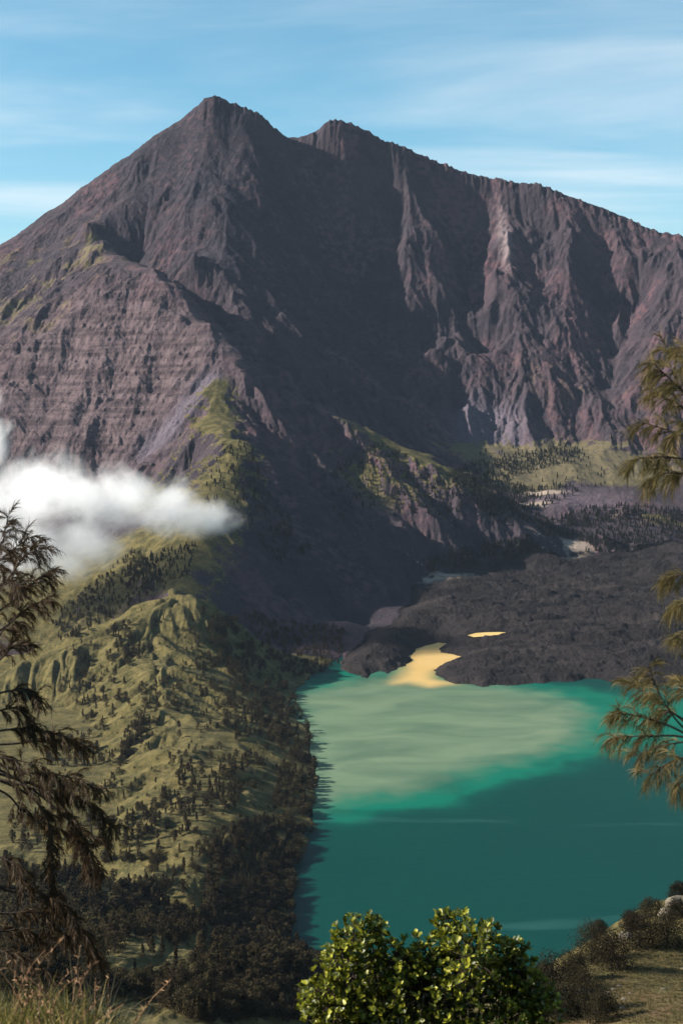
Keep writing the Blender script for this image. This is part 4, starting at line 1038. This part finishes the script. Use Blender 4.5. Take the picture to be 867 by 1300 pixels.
RB = [[(975,600),(910,545),(862,490),(844,438)],[(975,600),(905,530),(852,482),(829,461)],[(975,605),(905,548),(862,514),(828,498)],[(975,610),(905,570),(850,547),(815,536)],[(975,620),(905,590),(842,580),(801,584)],[(975,640),(905,610),(852,600),(818,612)],[(975,580),(920,520),(880,470),(868,440)],[(975,640),(905,615),(868,600),(850,608)],
      [(975,600),(905,560),(868,545),(850,560)],[(975,790),(905,750),(865,730),(846,738)],[(975,800),(905,775),(868,765),(855,772)],[(975,820),(920,800),(880,800),(862,812)],
      [(975,1000),(880,935),(842,890),(823,846)],[(975,1000),(885,930),(832,888),(797,868)],[(975,1005),(870,932),(812,910),(780,906)],[(975,1005),(885,942),(822,935),(774,938)],[(975,1010),(895,950),(850,945),(802,962)],[(975,1010),(895,965),(858,965),(824,985)],[(975,1010),(905,985),(875,985),(858,1005)],[(975,1000),(890,930),(850,905),(830,915)],[(975,1000),(900,925),(872,880),(862,862)]]
rr_ = np.random.default_rng(103)
needle_tree('casuarina_tree', 'golden needle tree reaching in over the lake from beside the rim', 6.6, 985, 330, RB, MAT_NEEDLE_GOLD, rr_, 0.085, 0.080, 4, 0.25, 0.58, 0.0013, 0.008, 11.0)

# ------------------------------------------------------------------ leafy bush below the rim
m = NT('glossy_leaf'); oi = m.node('ShaderNodeNewGeometry')
c = m.mix(m.rng(oi.outputs['Random Per Island'], 0.35, 0.9), (0.052, 0.066, 0.010), (0.29, 0.285, 0.028))
s = m.bsdf(c, 0.42, 0.3); t = m.node('ShaderNodeBsdfTranslucent', {'Color': m.mix(0.5, c, (0.20, 0.22, 0.02))}); mx = m.node('ShaderNodeMixShader', {0: 0.30}); m.t.links.new(s, mx.inputs[1]); m.t.links.new(t.outputs[0], mx.inputs[2])
MAT_LEAF = m.finish(mx.outputs[0])
rq = np.random.default_rng(55)
BD = 11.0; bpx = BD / FPX
base = np.array(at(545, 1300, BD)); base[2] = float(rim_height(base[0:1], base[1:2])[0])
e = bpy.data.objects.new('leafy_bush', None); COL.objects.link(e); e.location = tuple(base)
e['label'] = 'bright green leafy bush with glossy leaves below the rim, above the lake'; e['category'] = 'bush'
LOBES = [(517,1228,26),(533,1240,34),(478,1210,18),(618,1190,18),(660,1232,26),(682,1268,24),(450,1196,34),(432,1215,24),(470,1178,22),(445,1235,46),(505,1222,36),(490,1250,44),(545,1215,34),(580,1190,34),(566,1175,20),(600,1215,42),(640,1212,28),(655,1205,18),(640,1245,44),(672,1258,34),(692,1285,26),(415,1262,36),(398,1275,24),(430,1290,48),(480,1300,56),(540,1260,56),(590,1270,56),(550,1320,70),(630,1300,56),(450,1340,60),(640,1350,60),(540,1380,80)]
LV, LF, stems = [], [], []
tmpl = np.array([[0, 0, 0], [-0.20, 0.34, 0.05], [0.20, 0.34, 0.05], [0, 0.40, -0.03], [-0.27, 0.72, 0.04], [0.27, 0.72, 0.04], [0, 0.75, -0.05], [0, 1.0, -0.02]])
tf = np.array([[0, 3, 1, 1], [0, 2, 3, 3], [1, 3, 6, 4], [3, 2, 5, 6], [4, 6, 7, 7], [6, 5, 7, 7]])
off = 0
tri = np.array([[0, 3, 1], [0, 2, 3], [1, 3, 6], [1, 6, 4], [3, 2, 5], [3, 5, 6], [4, 6, 7], [6, 5, 7]])
for (u, v, rp) in LOBES:
    c0 = np.array(at(u, v, BD + rq.normal() * 0.12)) - base; R = rp * bpx
    stems.append(tube(spline([np.array([0, 0, -0.1]) + rq.normal(size=3) * np.array([0.1, 0.1, 0]), c0 * np.array([0.5, 0.5, 0.45]) + rq.normal(size=3) * 0.06, c0], 9), np.linspace(0.022, 0.005, 9), 6))
    for k in range(int(20 + (rp / 22.0) ** 2 * 20)):
        d = rand_dirs(1, rq)[0]; p = c0 + d * R * (0.55 + 0.5 * rq.random()) * np.array([1, 1.1, 1])
        ax = d * 0.55 + np.array([0, 0, 0.75]) + rq.normal(size=3) * 0.3; ax /= np.linalg.norm(ax)
        stems.append(tube([c0 + d * R * 0.2, (p + c0) / 2 + np.array([0, 0, -0.01]), p], [0.003, 0.0025, 0.0018], 4))
        for j in range(rq.integers(6, 10)):
            a = np.cross(ax, rand_dirs(1, rq)[0]); a /= np.linalg.norm(a)
            y_ = ax * rq.uniform(0.35, 0.9) + a * rq.uniform(0.5, 0.9); y_ /= np.linalg.norm(y_)
            x_ = np.cross(y_, ax); x_ /= np.linalg.norm(x_) + 1e-9; z_ = np.cross(x_, y_)
            L = rq.uniform(0.036, 0.064)
            LV.append(p - ax * rq.uniform(0, 0.025) + L * (tmpl[:, :1] * x_ + tmpl[:, 1:2] * y_ + tmpl[:, 2:] * z_)); LF.append(tri + off); off += 8
v, f = merge(stems); link('stem', mesh_from('stem', v, f), MAT_TWIG, e)
link('leaves', mesh_from('leaves', np.concatenate(LV), np.concatenate(LF)), MAT_LEAF, e)['kind'] = 'stuff'
# ------------------------------------------------------------------ air
def box_mesh(name, lo, hi):
    me = bpy.data.meshes.new(name); bm = bmesh.new()
    bmesh.ops.create_cube(bm, size=1.0)
    for v in bm.verts:
        v.co = Vector([lo[k] + (v.co[k] + 0.5) * (hi[k] - lo[k]) for k in range(3)])
    bm.to_mesh(me); bm.free(); return me
m = NT('thin_air')
pv_ = m.node('ShaderNodeVolumePrincipled', {'Color': (0.62, 0.76, 1.0, 1), 'Density': 0.62e-5, 'Anisotropy': 0.1})
m.t.links.new(pv_.outputs[0], m.out.inputs['Volume'])
link('haze', box_mesh('haze', (-6200, -400, -25.0), (6200, 9000, 1960)), m.m, kind='stuff')
